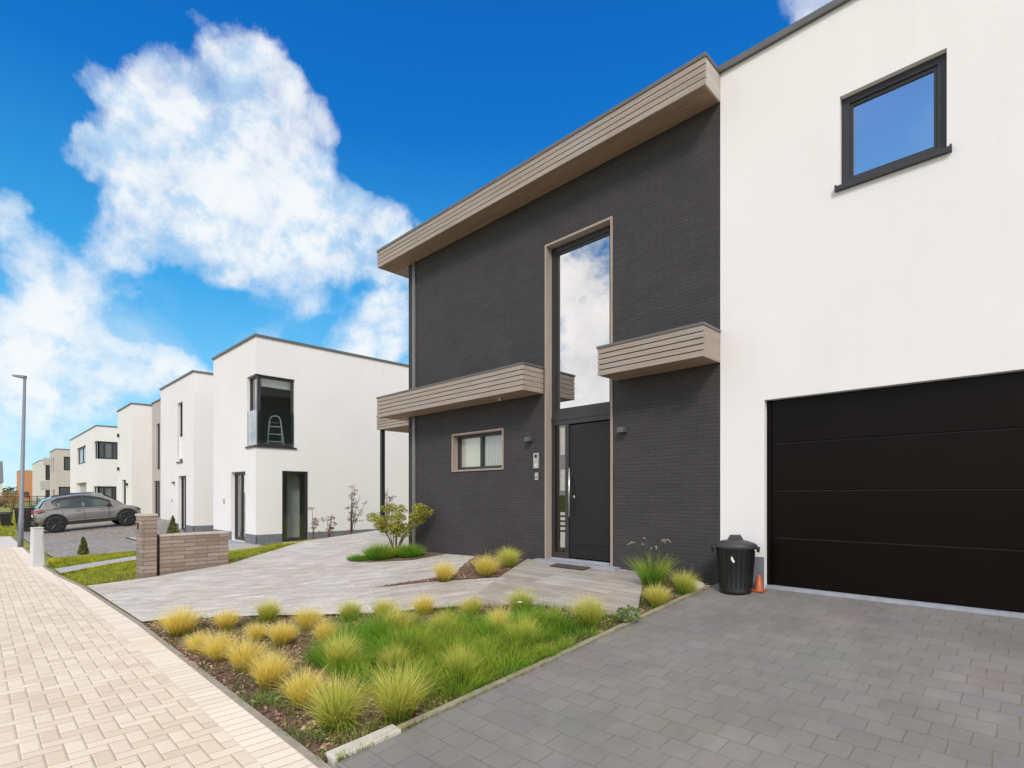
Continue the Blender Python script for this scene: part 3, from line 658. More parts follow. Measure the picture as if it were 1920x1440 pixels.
    lk = MB(); lk.lathe([(.001, 0), (.024, .001), (.024, .012), (.001, .013)], (0, 0, 0), 14)
    lk.v = [(-5.30 + a, 6.727 - c, 1.62 + b) for a, b, c in lk.v]; lk.build('lock', M['steel'], df)
    s = MB(); s.box(-5.93, -4.36, 6.46, 6.72, .50, .605); s.box(x0 + .036, x1 - .036, 6.68, 6.80, .605, .63); s.build('door_step', M['bluestone'], H)
    # small window in a timber surround, blind and net curtain inside
    a0, a1, z0, z1 = small
    t = MB(); t.box(a0, a0 + .03, 6.58, 6.76, z0, z1); t.box(a1 - .03, a1, 6.58, 6.76, z0, z1); t.box(a0 + .0305, a1 - .0305, 6.58, 6.76, z1 - .03, z1); t.box(a0 + .0305, a1 - .0305, 6.58, 6.76, z0, z0 + .03)
    sw = t.build('small_window', M['wood_z'], H)
    fr = frame_mb('y', 6.6, a0 + .031, a1 - .031, z0 + .031, z1 - .031, .11, .17, .055, ((a0 + a1) / 2,)); fr.build('sash', M['dark_alu'], sw)
    g = MB(); g.box(a0 + .08, a1 - .08, 6.745, 6.752, z0 + .08, z1 - .08); g.build('pane', M['glass'], sw)
    b = MB(); b.box(a0 + .05, (a0 + a1) / 2, 6.765, 6.775, z0, z1); b.build('blind', M['blind'], sw)
    b = MB()
    n = 40
    for i in range(n):
        xa = (a0 + a1) / 2 + .01 + i * (.72 / n); b.quad((xa, 6.775 + .008 * math.sin(i * 1.3), z0), (xa + .72 / n, 6.775 + .008 * math.sin((i + 1) * 1.3), z0), (xa + .72 / n, 6.775 + .008 * math.sin((i + 1) * 1.3), z1), (xa, 6.775 + .008 * math.sin(i * 1.3), z1))
    b.build('net_curtain', M['curtain'], sw)
    # upper window in the render
    window(H, 'y', 6.585, *up[:2], *up[2:], .065, .075, (), (), 'dark_alu', 'glass_upper', .05, 'upper_window')
    # garage door: four sections with fine joints
    edges = [.585, 1.145, 1.70, 2.255, 2.765]
    gd = MB(); gd.box(-2.299, 1.699, 6.70, 6.722, .59, 2.765); go = gd.build('garage_door', M['garage_joint'], H)
    for xa, xb in ((-2.349, -2.30), (1.70, 1.749)): gd = MB(); gd.box(xa, xb, 6.66, 6.72, .585, 2.769); gd.build('guide_rail', M['garage'], go)
    for i in range(4):
        sct = MB(); sct.box(-2.299, 1.699, 6.675, 6.72, edges[i] + .006, edges[i + 1] - .006); sct.build('section', M['garage'], go, bevel=.006)
    sl = MB(); sl.box(-2.349, 1.749, 6.60, 6.70, .50, .584); sl.build('garage_threshold', M['bluestone'], H)
    # fittings
    for x in (-6.115, -4.29):
        a = MB(); a.box(x - .055, x + .055, 6.49, 6.575, 2.545, 2.615); a.box(x - .035, x + .035, 6.575, 6.599, 2.555, 2.605); a.build('wall_lamp', M['lampgrey'], H, bevel=.004)
    a = MB(); a.box(-6.04, -5.93, 6.572, 6.599, 2.09, 2.345); ic = a.build('intercom', M['steelpanel'], H, bevel=.003)
    a = MB(); a.box(-6.012, -5.958, 6.569, 6.5725, 2.265, 2.32); a.build('camera_window', M['dullblack'], ic)
    a = MB(); a.box(-6.0, -5.97, 6.566, 6.5725, 2.13, 2.16); a.build('button', M['sticker'], ic)
    a = MB(); a.box(-6.01, -5.945, 6.575, 6.599, 1.895, 2.02); bl = a.build('keypad', M['steelpanel'], H, bevel=.003)
    a = MB(); a.box(-5.99, -5.965, 6.5725, 6.5755, 1.93, 1.955); a.build('button', M['dullblack'], bl)
    a = MB(); a.lathe([(.03, 0), (.035, .05), (.012, .055)], (-6.62, 6.36, 3.262), 14); a.build('spotlight', M['steelpanel'], H)
    rooms(H, -9.6, -2.95, 6.92, 11, .55, 6.6, (.57, 3.3))
    return H
M['bounce_wood'] = timber('bounce_lit_end_board', 'y', (.62, .56, .50), (.58, .53, .49))  # fascia end: timber colour lightened for light bounced off the white wall
M['door'] = plain('door_leaf', (.015, .0148, .0145), .42, .08, 2, .04, 0, .3, 200)
M['garage'] = plain('garage_panel', (.0058, .0038, .0034), .24, .1, 1.5, .03, 0, .10, 90)
M['garage_joint'] = plain('garage_joint', (.05, .047, .044), .5, .1)
M['lampgrey'] = plain('lamp_housing', (.11, .11, .115), .45, .1)
M['steelpanel'] = plain('steel_panel', (.46, .45, .43), .4, .08, 10, 0, .4)
M['glass_door'] = glass('door_glass', .12, (.45, .42, .38)); M['frost'] = plain('frosted_glass', (.42, .40, .36), .35, .1, 9)
main_house()

# ------------------------------------------------------------------ the white neighbours
def plinth(root, segs, z0=-.1, z1=.32):
    for axis, pl, a0, a1 in segs: p = MB(); wbox(p, axis, pl, a0, a1, -.012, .02, z0, z1); p.build('plinth', M['plinth'], root)
def house_corner_window():
    x0, x1, yf, yb, zt = -23.05, -18.6, 6.62, 16, 6.93
    H = thing('white_house', 'white rendered house with a glazed first-floor corner window and a ladder behind it', 'house', (-20.8, 11, 0))
    cw_f = (-19.42, x1, 3.30, 5.68); cw_s = (yf, 7.93, 3.30, 5.68); dr = (-21.03, -19.57, .02, 2.47); sw = (7.49, 8.41, .02, 2.48)
    house_shell(H, x0, x1, yf, yb, -.2, zt, [cw_f, dr], [cw_s, sw], 'white', .2)
    plinth(H, [('y', yf, x0, dr[0]), ('y', yf, dr[1], x1 + .012), ('x', x1, yf, sw[0]), ('x', x1, sw[1], yb)])
    fr = MB(); w = .085; d0, d1 = .10, .18
    for axis, pl, a0, a1 in (('y', yf, cw_f[0] + .001, x1 - .10), ('x', x1, yf + .10, cw_s[1] - .001)):
        f = frame_mb(axis, pl, a0, a1, 3.301, 5.679, d0, d1, w); fr.add(f.v, f.f)
    fr.box(x1 - .19, x1 - .09, yf + .09, yf + .19, 3.302, 5.678)
    fo = fr.build('corner_window', M['dark_alu'], H)
    g = MB(); wbox(g, 'y', yf, cw_f[0] + .06, x1 - .16, .135, .143, 3.36, 5.62); g.build('pane', M['glass'], fo); g = MB(); wbox(g, 'x', x1, yf + .16, cw_s[1] - .06, .135, .143, 3.36, 5.62); g.build('pane', M['glass'], fo)
    s = MB(); s.box(cw_f[0] - .04, x1 + .05, yf - .05, yf + .1, 3.245, 3.299); s.box(x1 - .1, x1 + .05, yf + .101, cw_s[1] + .05, 3.245, 3.299); s.build('sill', M['dark_alu'], fo)
    rl = MB(); rl.box(x1 - .035, x1 - .02, yf + .06, cw_s[1] - .02, 3.33, 4.50); rl.build('glass_railing', M['glass_rail'], H); rl = MB(); rl.box(cw_f[0] + .02, x1 - .06, yf + .02, yf + .035, 3.33, 4.50); ro = rl.build('glass_railing', M['glass_rail'], H)
    for xa, xb in ((cw_f[0] + .01, cw_f[0] + .035), (x1 - .045, x1 - .012)): rr = MB(); rr.box(xa, xb, yf + .012, yf + .045, 3.31, 4.51); rr.build('railing_upright', M['steelpanel'], ro)
    bl = MB(); bl.box(x1 - .30, x1 - .29, yf + .3, cw_s[1] - .1, 5.36, 5.62); bl.build('roller_blind', M['curtain'], fo)
    window(H, 'y', yf, *dr, .13, .08, (-20.35,), (), 'dark_alu', 'glass', None, 'glazed_door')
    cu = MB(); cu.box(-20.95, -20.42, yf + .4, yf + .41, .1, 2.4); cu.build('curtain', M['blind'], H)
    window(H, 'x', x1, *sw, .04, .06, (), (), 'dark_alu', 'glass', None, 'side_window')
    cu = MB(); cu.box(x1 - .62, x1 - .61, sw[0] + .42, sw[1] - .05, .12, 2.4); cu.build('side_curtain', M['curtain'], H)
    a = MB(); a.box(-21.80, -21.70, yf - .03, yf, 1.32, 1.52); a.build('doorbell', M['steelpanel'], H)
    st = MB(); st.box(dr[0] - .1, dr[1] + .1, yf - .35, yf + .1, -.05, .018); st.build('door_step', M['bluestone'], H)
    rm = rooms(H, x0 + .1, x1 - .22, yf + .25, 11.2, .0, 6.4, (.03, 3.29))
    # the ladder stands inside, behind the corner glass
    L_ = thing('step_ladder', 'pale aluminium step ladder standing behind the first-floor corner window', 'ladder', (-19.35, 7.55, 3.29), R(-18))
    def loc(mb, name, m): return mb.build(name, M[m], L_, local=True)
    fr = MB()
    fr.tube([(-.10, -.25, 0), (.02, -.19, .96), (.02, -.13, 1.12), (.02, 0, 1.16), (.02, .13, 1.12), (.02, .19, .96), (-.10, .25, 0)], .022, 8); loc(fr, 'front_frame', 'ladder')
    fr = MB(); fr.tube([(.36, -.28, 0), (.04, -.18, .92), (.04, .18, .92), (.36, .28, 0)], .017, 8); loc(fr, 'rear_frame', 'ladder')
    for i, z in enumerate((.24, .50, .76)):
        tr = MB(); q = .245 - .06 * z; xx = -.10 + .125 * z; tr.box(xx - .06, xx + .07, -q, q, z, z + .03); loc(tr, 'tread', 'ladder')
house_corner_window()

def house_link():
    x0, x1, yf, yb, zt = -31.6, -25.93, 6.66, 15, 6.93
    H = thing('white_house', 'white rendered house behind the brick pier, with a slim upper window over a dark door', 'house', (-28.8, 10, 0))
    up = (-28.45, -27.6, 3.17, 5.88); dr = (-28.34, -27.02, .0, 2.51)
    house_shell(H, x0, x1, yf, yb, -.2, zt, [up, dr], [])
    plinth(H, [('y', yf, x0, dr[0]), ('y', yf, dr[1], x1 + .012), ('x', x1, yf, yb)])
    wo = window(H, 'y', yf, *up, .12, .07, (), (4.55,), 'dark_alu', 'glass_far', .06, 'slim_window')
    rl = MB(); rl.box(up[0] + .02, up[1] - .02, yf + .03, yf + .045, 3.3, 4.3); rl.build('glass_railing', M['glass_rail'], H)
    window(H, 'y', yf, *dr, .13, .08, (-27.72,), (), 'dark_alu', 'glass_far', None, 'glazed_door')
    a = MB(); a.box(-29.05, -28.88, yf - .1, yf, 2.17, 2.27); a.build('wall_lamp', M['lampgrey'], H)
    a = MB(); a.box(-29.4, -29.3, yf - .03, yf, 1.32, 1.46); a.build('doorbell', M['steelpanel'], H)
    rooms(H, x0 + .1, x1 - .1, yf + .4, 10.5, 0, 6.5, (.03, 3.15))
    # the set-back link to the next house along
    lk = MB(); lo = (-36.6, -35.8, 3.1, 5.75); ld = (-37.2, -35.8, .0, 2.47)
    wall(lk, 'y', 7.5, -37.68, x0, -.2, 7.05, [lo, ld], .15); lk.quad((x0 - .001, yf, zt - .2), (x0 - .001, 12, zt - .2), (x0 - .001, 12, 7.05), (x0 - .001, yf + .9, 7.05)); lk.build('link_wall', M['pinkgrey'], H)
    lr = MB(); lr.box(-37.65, x0 - .06, 7.45, 12, 7.05, 7.12); lr.build('link_roof', M['coping'], H)
    window(H, 'y', 7.5, *lo, .08, .07, (), (4.4,), 'dark_alu', 'glass_far', None, 'link_window'); window(H, 'y', 7.5, *ld, .08, .08, (-36.5,), (), 'dark_alu', 'glass_far', None, 'link_door')
house_link()
def house_slab():
    x0, x1, yf, yb, zt = -42.0, -37.68, 6.5, 15, 6.95
    H = thing('white_house', 'plain white rendered house front beyond the parked grey car, one dark slot of a door', 'house', (-40, 10, 0))
    dr = (-40.55, -39.35, .05, 2.57)
    house_shell(H, x0, x1, yf, yb, -.2, zt, [dr], []); plinth(H, [('y', yf, x0, dr[0]), ('y', yf, dr[1], x1 + .012), ('x', x1, yf, yb)])
    window(H, 'y', yf, *dr, .1, .09, (), (), 'dark_alu', 'glass_far', None, 'glazed_door')
    a = MB(); a.box(-38.95, -38.75, yf - .12, yf, 2.2, 2.36); a.build('wall_lamp', M['dullblack'], H)
    for z in (3.2, 5.3): a = MB(); a.box(-41.6, -41.4, yf - .1, yf, z, z + .2); a.build('bracket', M['dullblack'], H)
    rooms(H, x0 + .1, x1 - .1, yf + .4, 10.5, 0, 6.5, (.03, 3.15))
house_slab()
def house_corner_two():
    x0, x1, yf, yb, zt = -67.2, -51.45, 6.64, 16, 6.93
    H = thing('white_house', 'white rendered house with a dark corner window upstairs and a recessed porch', 'house', (-59, 11, 0))
    w1 = (-62.4, -57.0, 4.34, 5.85); cf = (-52.6, x1, 4.42, 5.78); cs = (yf, 8.02, 4.42, 5.78); po = (-62.8, -56.6, .1, 2.72); gf = (-53.0, x1, .5, 2.32); gs = (yf, 7.9, .5, 2.32)
    house_shell(H, x0, x1, yf, yb, -.2, zt, [w1, cf, po, gf], [cs, gs], 'white', .3)
    window(H, 'y', yf, *w1, .12, .12, (-59.7,), (), 'dark_alu', 'glass_far', None, 'upper_window')
    for nm, f, s in (('corner_window', cf, cs), ('ground_corner_window', gf, gs)):
        fr = MB()
        for axis, pl, a0, a1 in (('y', yf, f[0] + .001, x1 - .10), ('x', x1, yf + .10, s[1] - .001)):
            q = frame_mb(axis, pl, a0, a1, f[2] + .001, f[3] - .001, .10, .18, .12, (yf + .5, yf + 1.02) if axis == 'x' else ()); fr.add(q.v, q.f)
        fo = fr.build(nm, M['dark_alu'], H)
        g = MB(); wbox(g, 'y', yf, f[0] + .06, x1 - .16, .135, .143, f[2] + .06, f[3] - .06); wbox(g, 'x', x1, yf + .16, s[1] - .06, .135, .143, f[2] + .06, f[3] - .06); g.build('pane', M['glass_far'], fo)
        b = MB(); b.box(x1 - .20, x1 - .19, yf + .55, yf + .98, f[2] + .13, f[3] - .13); b.build('blind', M['blind'], fo)
    p = MB(); p.quad((po[0], yf + .3, po[2]), (po[1], yf + .3, po[2]), (po[1], yf + .3, po[3]), (po[0], yf + .3, po[3])); p.build('porch_wall', M['pinkgrey'], H)
    rooms(H, x0 + .1, x1 - .25, yf + .45, 11, 0, 6.5, (.03, 4.3))
house_corner_two()
def house_beige():
    x0, x1, yf, yb, zt = -87.5, -80.7, 6.7, 16, 6.92
    H = thing('beige_house', 'pale beige rendered house with a wide dark ground-floor window, fifth house along', 'house', (-84, 11, 0))
    w1 = (-86.4, -85.2, 4.3, 6.0); w2 = (-84.0, -82.6, 4.3, 6.0); ss = (7.4, 8.1, 4.5, 6.1); gs = (6.95, 8.05, .5, 2.6); gd = (-84.2, -82.2, .1, 2.3)
    house_shell(H, x0, x1, yf, yb, -.2, zt, [w1, w2, gd], [ss, gs], 'beige', .2)
    for w_, nm in ((w1, 'upper_window'), (w2, 'upper_window'), (gd, 'glazed_door')): window(H, 'y', yf, *w_, .1, .12, (), (), 'dark_alu', 'glass_far', None, nm)
    window(H, 'x', x1, *ss, .1, .1, (), (), 'dark_alu', 'glass_far', None, 'side_window'); window(H, 'x', x1, *gs, .1, .1, (), (), 'dark_alu', 'glass_far', None, 'ground_window')
    rooms(H, x0 + .1, x1 - .25, yf + .45, 11, 0, 6.5, (.03, 4.1))
house_beige()
def house_far():
    x0, x1, yf, yb, zt = -124, -108, 7.2, 20, 6.9
    H = thing('pale_house', 'pale rendered house with tall grey side windows, last of the white row', 'house', (-115, 12, 0))
    s1 = (7.75, 8.4, 3.9, 6.2); s2 = (7.75, 8.4, .3, 2.4)
    house_shell(H, x0, x1, yf, yb, -.2, zt, [], [s1, s2], 'offwhite', .2)
    window(H, 'x', x1, *s1, .06, .08, (), (), 'dark_alu', 'glass_far', None, 'side_window'); window(H, 'x', x1, *s2, .06, .08, (), (), 'dark_alu', 'glass_far', None, 'side_window')
    b = MB(); b.box(x1 + .001, x1 + .06, yf - .02, 8.75, 2.5, 3.8); b.box(x1 + .001, x1 + .06, yf + .3, 8.75, 6.25, 7.3); b.build('grey_panel', M['pinkgrey'], H)
    rooms(H, x0 + .1, x1 - .25, yf + .45, 12, 0, 6.5, (.03, 3.6))
house_far()
def house_orange():
    H = thing('orange_house', 'small orange rendered building at the far end of the street', 'house', (-190, 12, 0))
    x0, x1, yf, yb, zt = -198, -186, 8.3, 17, 7.9
    op = (9.2, 10.2, 1.0, 2.4)
    house_shell(H, x0, x1, yf, yb, -.2, zt, [], [op], 'orangewall', .2); window(H, 'x', x1, *op, .08, .1, (), (), 'dark_alu', 'glass_far', None, 'side_window'); rooms(H, x0 + .1, x1 - .3, yf + .3, yb - .3, 0, 7, (.03,))
house_orange()
def house_gable():
    H = thing('gabled_house', 'distant white house with a steep grey slate roof beyond the lamp post', 'house', (-170, 2.0, 0))
    x0, x1, y0, y1 = -178, -166, -1.5, 4.6
    w = MB(); wall(w, 'y', y0, x0, x1, -.2, 4.6, []); wall(w, 'x', x1, y0, y1, -.2, 4.6, [(3.3, 4.0, 1.6, 3.3)], .15); w.quad((x0, y1, -.2), (x0, y0, -.2), (x0, y0, 4.6), (x0, y1, 4.6)); w.quad((x1, y1, -.2), (x0, y1, -.2), (x0, y1, 4.6), (x1, y1, 4.6)); w.build('wall', M['offwhite'], H)
    r = MB(); xm = (x0 + x1) / 2
    r.add([(x0 - .3, y0 - .2, 4.5), (x1 + .3, y0 - .2, 4.5), (x1 + .3, y1 + .2, 4.5), (x0 - .3, y1 + .2, 4.5), (xm - 3, y0 - .2, 9.3), (xm - 3, y1 + .1, 9.3), (xm + 4, y0 - .2, 9.3), (xm + 4, y1 + .1, 9.3)], [(0, 1, 6, 4), (1, 2, 7, 6), (2, 3, 5, 7), (3, 0, 4, 5), (4, 6, 7, 5), (3, 2, 1, 0)])
    r.build('roof', M['slate'], H)
    window(H, 'x', x1, 3.3, 4.0, 1.6, 3.3, .06, .08, (), (), 'dark_alu', 'glass_far', None, 'side_window')
house_gable()

# ------------------------------------------------------------------ low brick wall and pier
def wallstone():
    m, t, b, o = newmat('walling_stone'); g = G(t); q = g.xyz(g.pos())
    wob = g.math('MULTIPLY', g.noise(g.pos(), 6, 3), .025)
    v = g.comb(g.math('ADD', q['X'], q['Y']), g.math('ADD', q['Z'], wob))
    col, fac = g.brick(v, .42, .078, .006, (0, 0, 0), (1, 1, 1), (.5, .5, .5), smooth=.4)
    c = g.mix(col, (.235, .185, .15), (.36, .30, .265))
    c = g.mix(g.rng(g.noise(g.mapping(g.pos(), (3, 3, 12)), 2.5, 4, .7), .35, .7), c, g.mix(1., c, (1.1, .98, .88), 'MULTIPLY'))
    c = g.mix(g.math('MULTIPLY', g.rng(g.noise(g.pos(), 25, 4, .7), .5, .8), .5), c, (.13, .10, .085))
    c = g.mix(g.math('MULTIPLY', fac, .7), c, (.10, .082, .07))
    t.links.new(c, b.inputs['Base Color']); b.inputs['Roughness'].default_value = .9
    t.links.new(g.bump(g.math('ADD', g.math('MULTIPLY', fac, -1.), g.math('MULTIPLY', g.noise(g.pos(), 30, 4, .75), .7)), .8, .015), b.inputs['Normal'])
    return m
M['wallstone'] = wallstone(); M['wallcap'] = plain('stone_cap', (.50, .43, .36), .85, .14, 9, .3)
pr = thing('brick_pier', 'tall brown stone pier at the street end of the low garden wall', 'pier', (-12.35, 2.36, .05))
a = MB(); a.box(-12.58, -12.16, 2.24, 2.50, -.1, 1.24); a.build('shaft', M['wallstone'], pr, bevel=.008)
a = MB(); a.box(-12.595, -12.145, 2.225, 2.515, 1.24, 1.285); a.build('cap', M['wallcap'], pr, bevel=.006)
a = MB(); a.box(-12.42, -12.34, 2.222, 2.24, 1.0, 1.12); a.build('plate', M['dullblack'], pr)
gw = thing('garden_wall', 'low wall of long brown stones with a pale cap beside the forecourt', 'wall', (-12.3, 3.1, .1))
a = MB(); a.box(-12.46, -12.22, 2.56, 3.80, -.1, .835); a.build('stonework', M['wallstone'], gw, bevel=.008)
a = MB(); a.box(-12.475, -12.205, 2.555, 3.165, .835, .875); a.build('cap', M['wallcap'], gw, bevel=.006); a = MB(); a.box(-12.475, -12.205, 3.172, 3.81, .837, .88); a.build('cap', M['wallcap'], gw, bevel=.006)

# ------------------------------------------------------------------ bin, cone, doormat, kerb block, stone
b = thing('dustbin', 'round black plastic dustbin with a lid and a white sticker by the garage', 'dustbin', (-2.575, 6.30, gz(-2.575, 6.3))); b.scale = (.93, .93, .97)
a = MB(); a.lathe([(.185, 0), (.19, .015), (.185, .03), (.205, .30), (.222, .52), (.228, .55), (.215, .55)], n=36); bo = a.build('body', M['binplastic'], b, True, True)
a = MB()
for k in range(22):
    an = 2 * math.pi * k / 22; ca, sa = math.cos(an), math.sin(an); a.tube([(.19 * ca, .19 * sa, .06), (.223 * ca, .223 * sa, .50)], .006, 5)
a.build('rib', M['binplastic'], bo, local=True)
a = MB(); a.lathe([(.245, .535), (.252, .55), (.25, .575), (.23, .59), (.15, .618), (.06, .632), (.001, .634)], n=36, cap=False); lo = a.build('lid', M['lidplastic'], b, True, True)
a = MB(); a.add([(-.10, -.022, .618), (.10, -.022, .618), (.06, -.018, .69), (-.06, -.018, .69), (-.10, .022, .618), (.10, .022, .618), (.06, .018, .69), (-.06, .018, .69)], [(0, 1, 2, 3), (5, 4, 7, 6), (3, 2, 6, 7), (4, 0, 3, 7), (1, 5, 6, 2)]); hn = a.build('lid_handle', M['lidplastic'], lo, local=True, bevel=.008); hn.rotation_euler = (0, 0, R(30))
for sgn in (-1, 1):
    a = MB(); a.box(-.04, .04, .225, .285, .515, .55); a.box(-.03, .03, .262, .285, .48, .515); ho = a.build('handle', M['binplastic'], b, local=True, bevel=.006); ho.rotation_euler = (0, 0, R(-52 if sgn > 0 else 128))
a = MB()   # torn sticker hugging the side facing the drive
cz = R(-75)
for (da, z0, z1) in ((-.10, .40, .445), (-.04, .38, .43), (.02, .375, .405)):
    for k in range(2):
        t0, t1 = cz + da + k * .03, cz + da + (k + 1) * .03; r0 = .2205 + .0001
        a.quad((r0 * math.cos(t0), r0 * math.sin(t0), z0), (r0 * math.cos(t1), r0 * math.sin(t1), z0), (r0 * math.cos(t1), r0 * math.sin(t1), z1), (r0 * math.cos(t0), r0 * math.sin(t0), z1))
a.build('sticker', M['sticker'], b, local=True)
cn = thing('marker_cone', 'small orange marker cone half hidden behind the black dustbin', 'cone', (-2.36, 6.44, gz(-2.36, 6.44))); cn.scale = (.72, .72, .72)
a = MB(); a.box(-.10, .10, -.10, .10, 0, .022); a.build('base', M['cone'], cn, local=True, bevel=.006)
a = MB(); a.lathe([(.075, .022), (.03, .26), (.018, .265), (.001, .266)], n=20, cap=False); a.build('cone_body', M['cone'], cn, True, True)
dm = MB(); dm.box(-5.42, -4.78, 6.27, 6.455, 0, .018); dm.v = [(x, y, z + terr(x, y) + .032) for x, y, z in dm.v]
tag(dm.build('doormat', M['mat'], bevel=.004), 'thin brown doormat in front of the front door step', 'doormat')
kb = MB(); kb.add([(-3.20, 1.555, -.1), (-3.09, 1.555, -.1), (-3.05, 2.02, -.1), (-3.16, 2.02, -.1), (-3.20, 1.555, .04), (-3.09, 1.555, .035), (-3.05, 2.02, .085), (-3.16, 2.02, .09)], [(3,2,1,0),(4,5,6,7),(0,1,5,4),(1,2,6,5),(2,3,7,6),(3,0,4,7)])
tag(kb.build('kerbstone', M['palekerb'], bevel=.008), 'pale loose kerbstone at the front corner of the planting bed', 'kerbstone')
import bmesh
def rock(name, loc, sc, m, seed):
    rr = random.Random(seed); bm = bmesh.new(); bmesh.ops.create_icosphere(bm, subdivisions=3, radius=1)
    for v in bm.verts:
        q = 1 + .16 * math.sin(v.co.x * 3.1 + seed) * math.cos(v.co.y * 2.7) + rr.uniform(-.03, .03); v.co *= q; v.co.x *= sc[0]; v.co.y *= sc[1]; v.co.z *= sc[2]
    me = bpy.data.meshes.new(name); bm.to_mesh(me); bm.free(); me.materials.append(m); o = bpy.data.objects.new(name, me); C.objects.link(o); o.location = loc; ROOTM[o.name] = Matrix.Translation(loc); return o
tag(rock('stone', (-3.02, 6.22, gz(-3, 6.22) + .03), (.10, .13, .06), M['palekerb'], 3), 'pale rounded stone where the small bed meets the house', 'stone')

# ------------------------------------------------------------------ street furniture
lp = thing('street_lamp', 'slim grey street lamp with a flat head reaching over the pavement', 'street lamp', (-22.95, 1.05, 0)); lp.rotation_euler = (-.018, .018, 0)
a = MB(); a.tube([(0, 0, 0), (0, 0, .9), (0, 0, .92), (0, 0, 5.30)], [.070, .068, .060, .038], 16); a.build('pole', M['polegrey'], lp, True, True)
a = MB(); a.tube([(0, 0, 5.27), (0, 0, 5.33), (-.05, -.02, 5.36), (-.16, -.07, 5.37)], [.04, .038, .034, .03], 10); a.build('bracket', M['polegrey'], lp, True, True)
a = MB(); d = Vector((-.74, -.67, 0)).normalized(); n_ = Vector((-d.y, d.x, 0))
def hp(u, v, z): q = d * u + n_ * v; return (q.x, q.y, z)
a.add([hp(-.02, -.07, 5.33), hp(.34, -.10, 5.38), hp(.34, .10, 5.38), hp(-.02, .07, 5.33), hp(-.02, -.06, 5.42), hp(.34, -.08, 5.44), hp(.34, .08, 5.44), hp(-.02, .06, 5.42)], [(3,2,1,0),(4,5,6,7),(0,1,5,4),(1,2,6,5),(2,3,7,6),(3,0,4,7)]); ho = a.build('lamp_head', M['polegrey'], lp, local=True, bevel=.012)
a = MB(); a.add([hp(.05, -.06, 5.332), hp(.3, -.08, 5.367), hp(.3, .08, 5.367), hp(.05, .06, 5.332)], [(3, 2, 1, 0)]); a.build('lens', M['frost'], ho, local=True)
a = MB(); a.box(-.03, .03, -.1, -.08, .35, .75); a.build('service_door', M['polegrey'], lp, local=True)
uc = thing('utility_cabinet', 'pale grey concrete service post at the kerb in front of the stone pier', 'service post', (-16.55, 1.04, 0), R(10)); uc.scale = (.62, .75, 1)
a = MB(); a.add([(-.20, -.15, -.02), (.20, -.15, -.02), (.20, .15, -.02), (-.20, .15, -.02), (-.16, -.12, .87), (.16, -.12, .87), (.16, .12, .87), (-.16, .12, .87)], [(3,2,1,0),(4,5,6,7),(0,1,5,4),(1,2,6,5),(2,3,7,6),(3,0,4,7)]); a.build('body', M['utility'], uc, local=True, bevel=.012)
a = MB(); a.box(-.175, .175, -.135, .135, .872, .90); a.build('top', M['utility'], uc, local=True, bevel=.008)
a = MB(); a.box(.172, .19, -.09, .09, .15, .7); a.build('door', M['utility'], uc, local=True)
def wheelie(loc, rz, sc, label):
    w = thing('wheeled_bin', label, 'wheeled bin', loc, rz, 'black bins on the grass verge')
    a = MB(); a.add([(-.2*sc, -.24*sc, .05), (.2*sc, -.24*sc, .05), (.2*sc, .2*sc, .05), (-.2*sc, .2*sc, .05), (-.25*sc, -.30*sc, .95*sc), (.25*sc, -.30*sc, .95*sc), (.25*sc, .28*sc, .95*sc), (-.25*sc, .28*sc, .95*sc)], [(3,2,1,0),(4,5,6,7),(0,1,5,4),(1,2,6,5),(2,3,7,6),(3,0,4,7)]); a.build('body', M['binplastic'], w, local=True, bevel=.02)
    a = MB(); a.box(-.27*sc, .27*sc, -.33*sc, .33*sc, .955*sc, 1.04*sc); a.build('lid', M['binplastic'], w, local=True, bevel=.02)
    for s in (-1, 1): a = MB(); a.lathe([(.09, -.02), (.09, .02)], (s * .23 * sc, .2 * sc, .09), 14, 'x'); a.build('wheel', M['tyre'], w, local=True)
wheelie((-32.2, 1.66, 0), R(-30), 1.05, 'taller black wheeled bin just behind the lamp post')
wheelie((-38.5, 1.22, 0), R(-20), .74, 'smaller black wheeled bin at the left of the lamp post')
fe = thing('mesh_fence', 'dark metal fence across the gap before the farthest pale house', 'fence', (-92, 6, 0))
for i in range(9): a = MB(); a.box(-92.05, -91.95, 2.0 + i * .75, 2.08 + i * .75, 0, 1.55); a.build('post', M['dullblack'], fe)
a = MB()
for z in (.15, .8, 1.45): a.box(-92.02, -91.98, 2.0, 8.08, z, z + .06)
for i in range(60): a.box(-92.012, -91.988, 2.0 + i * .1, 2.025 + i * .1, .1, 1.5)
a.build('mesh_panel', M['dullblack'], fe)

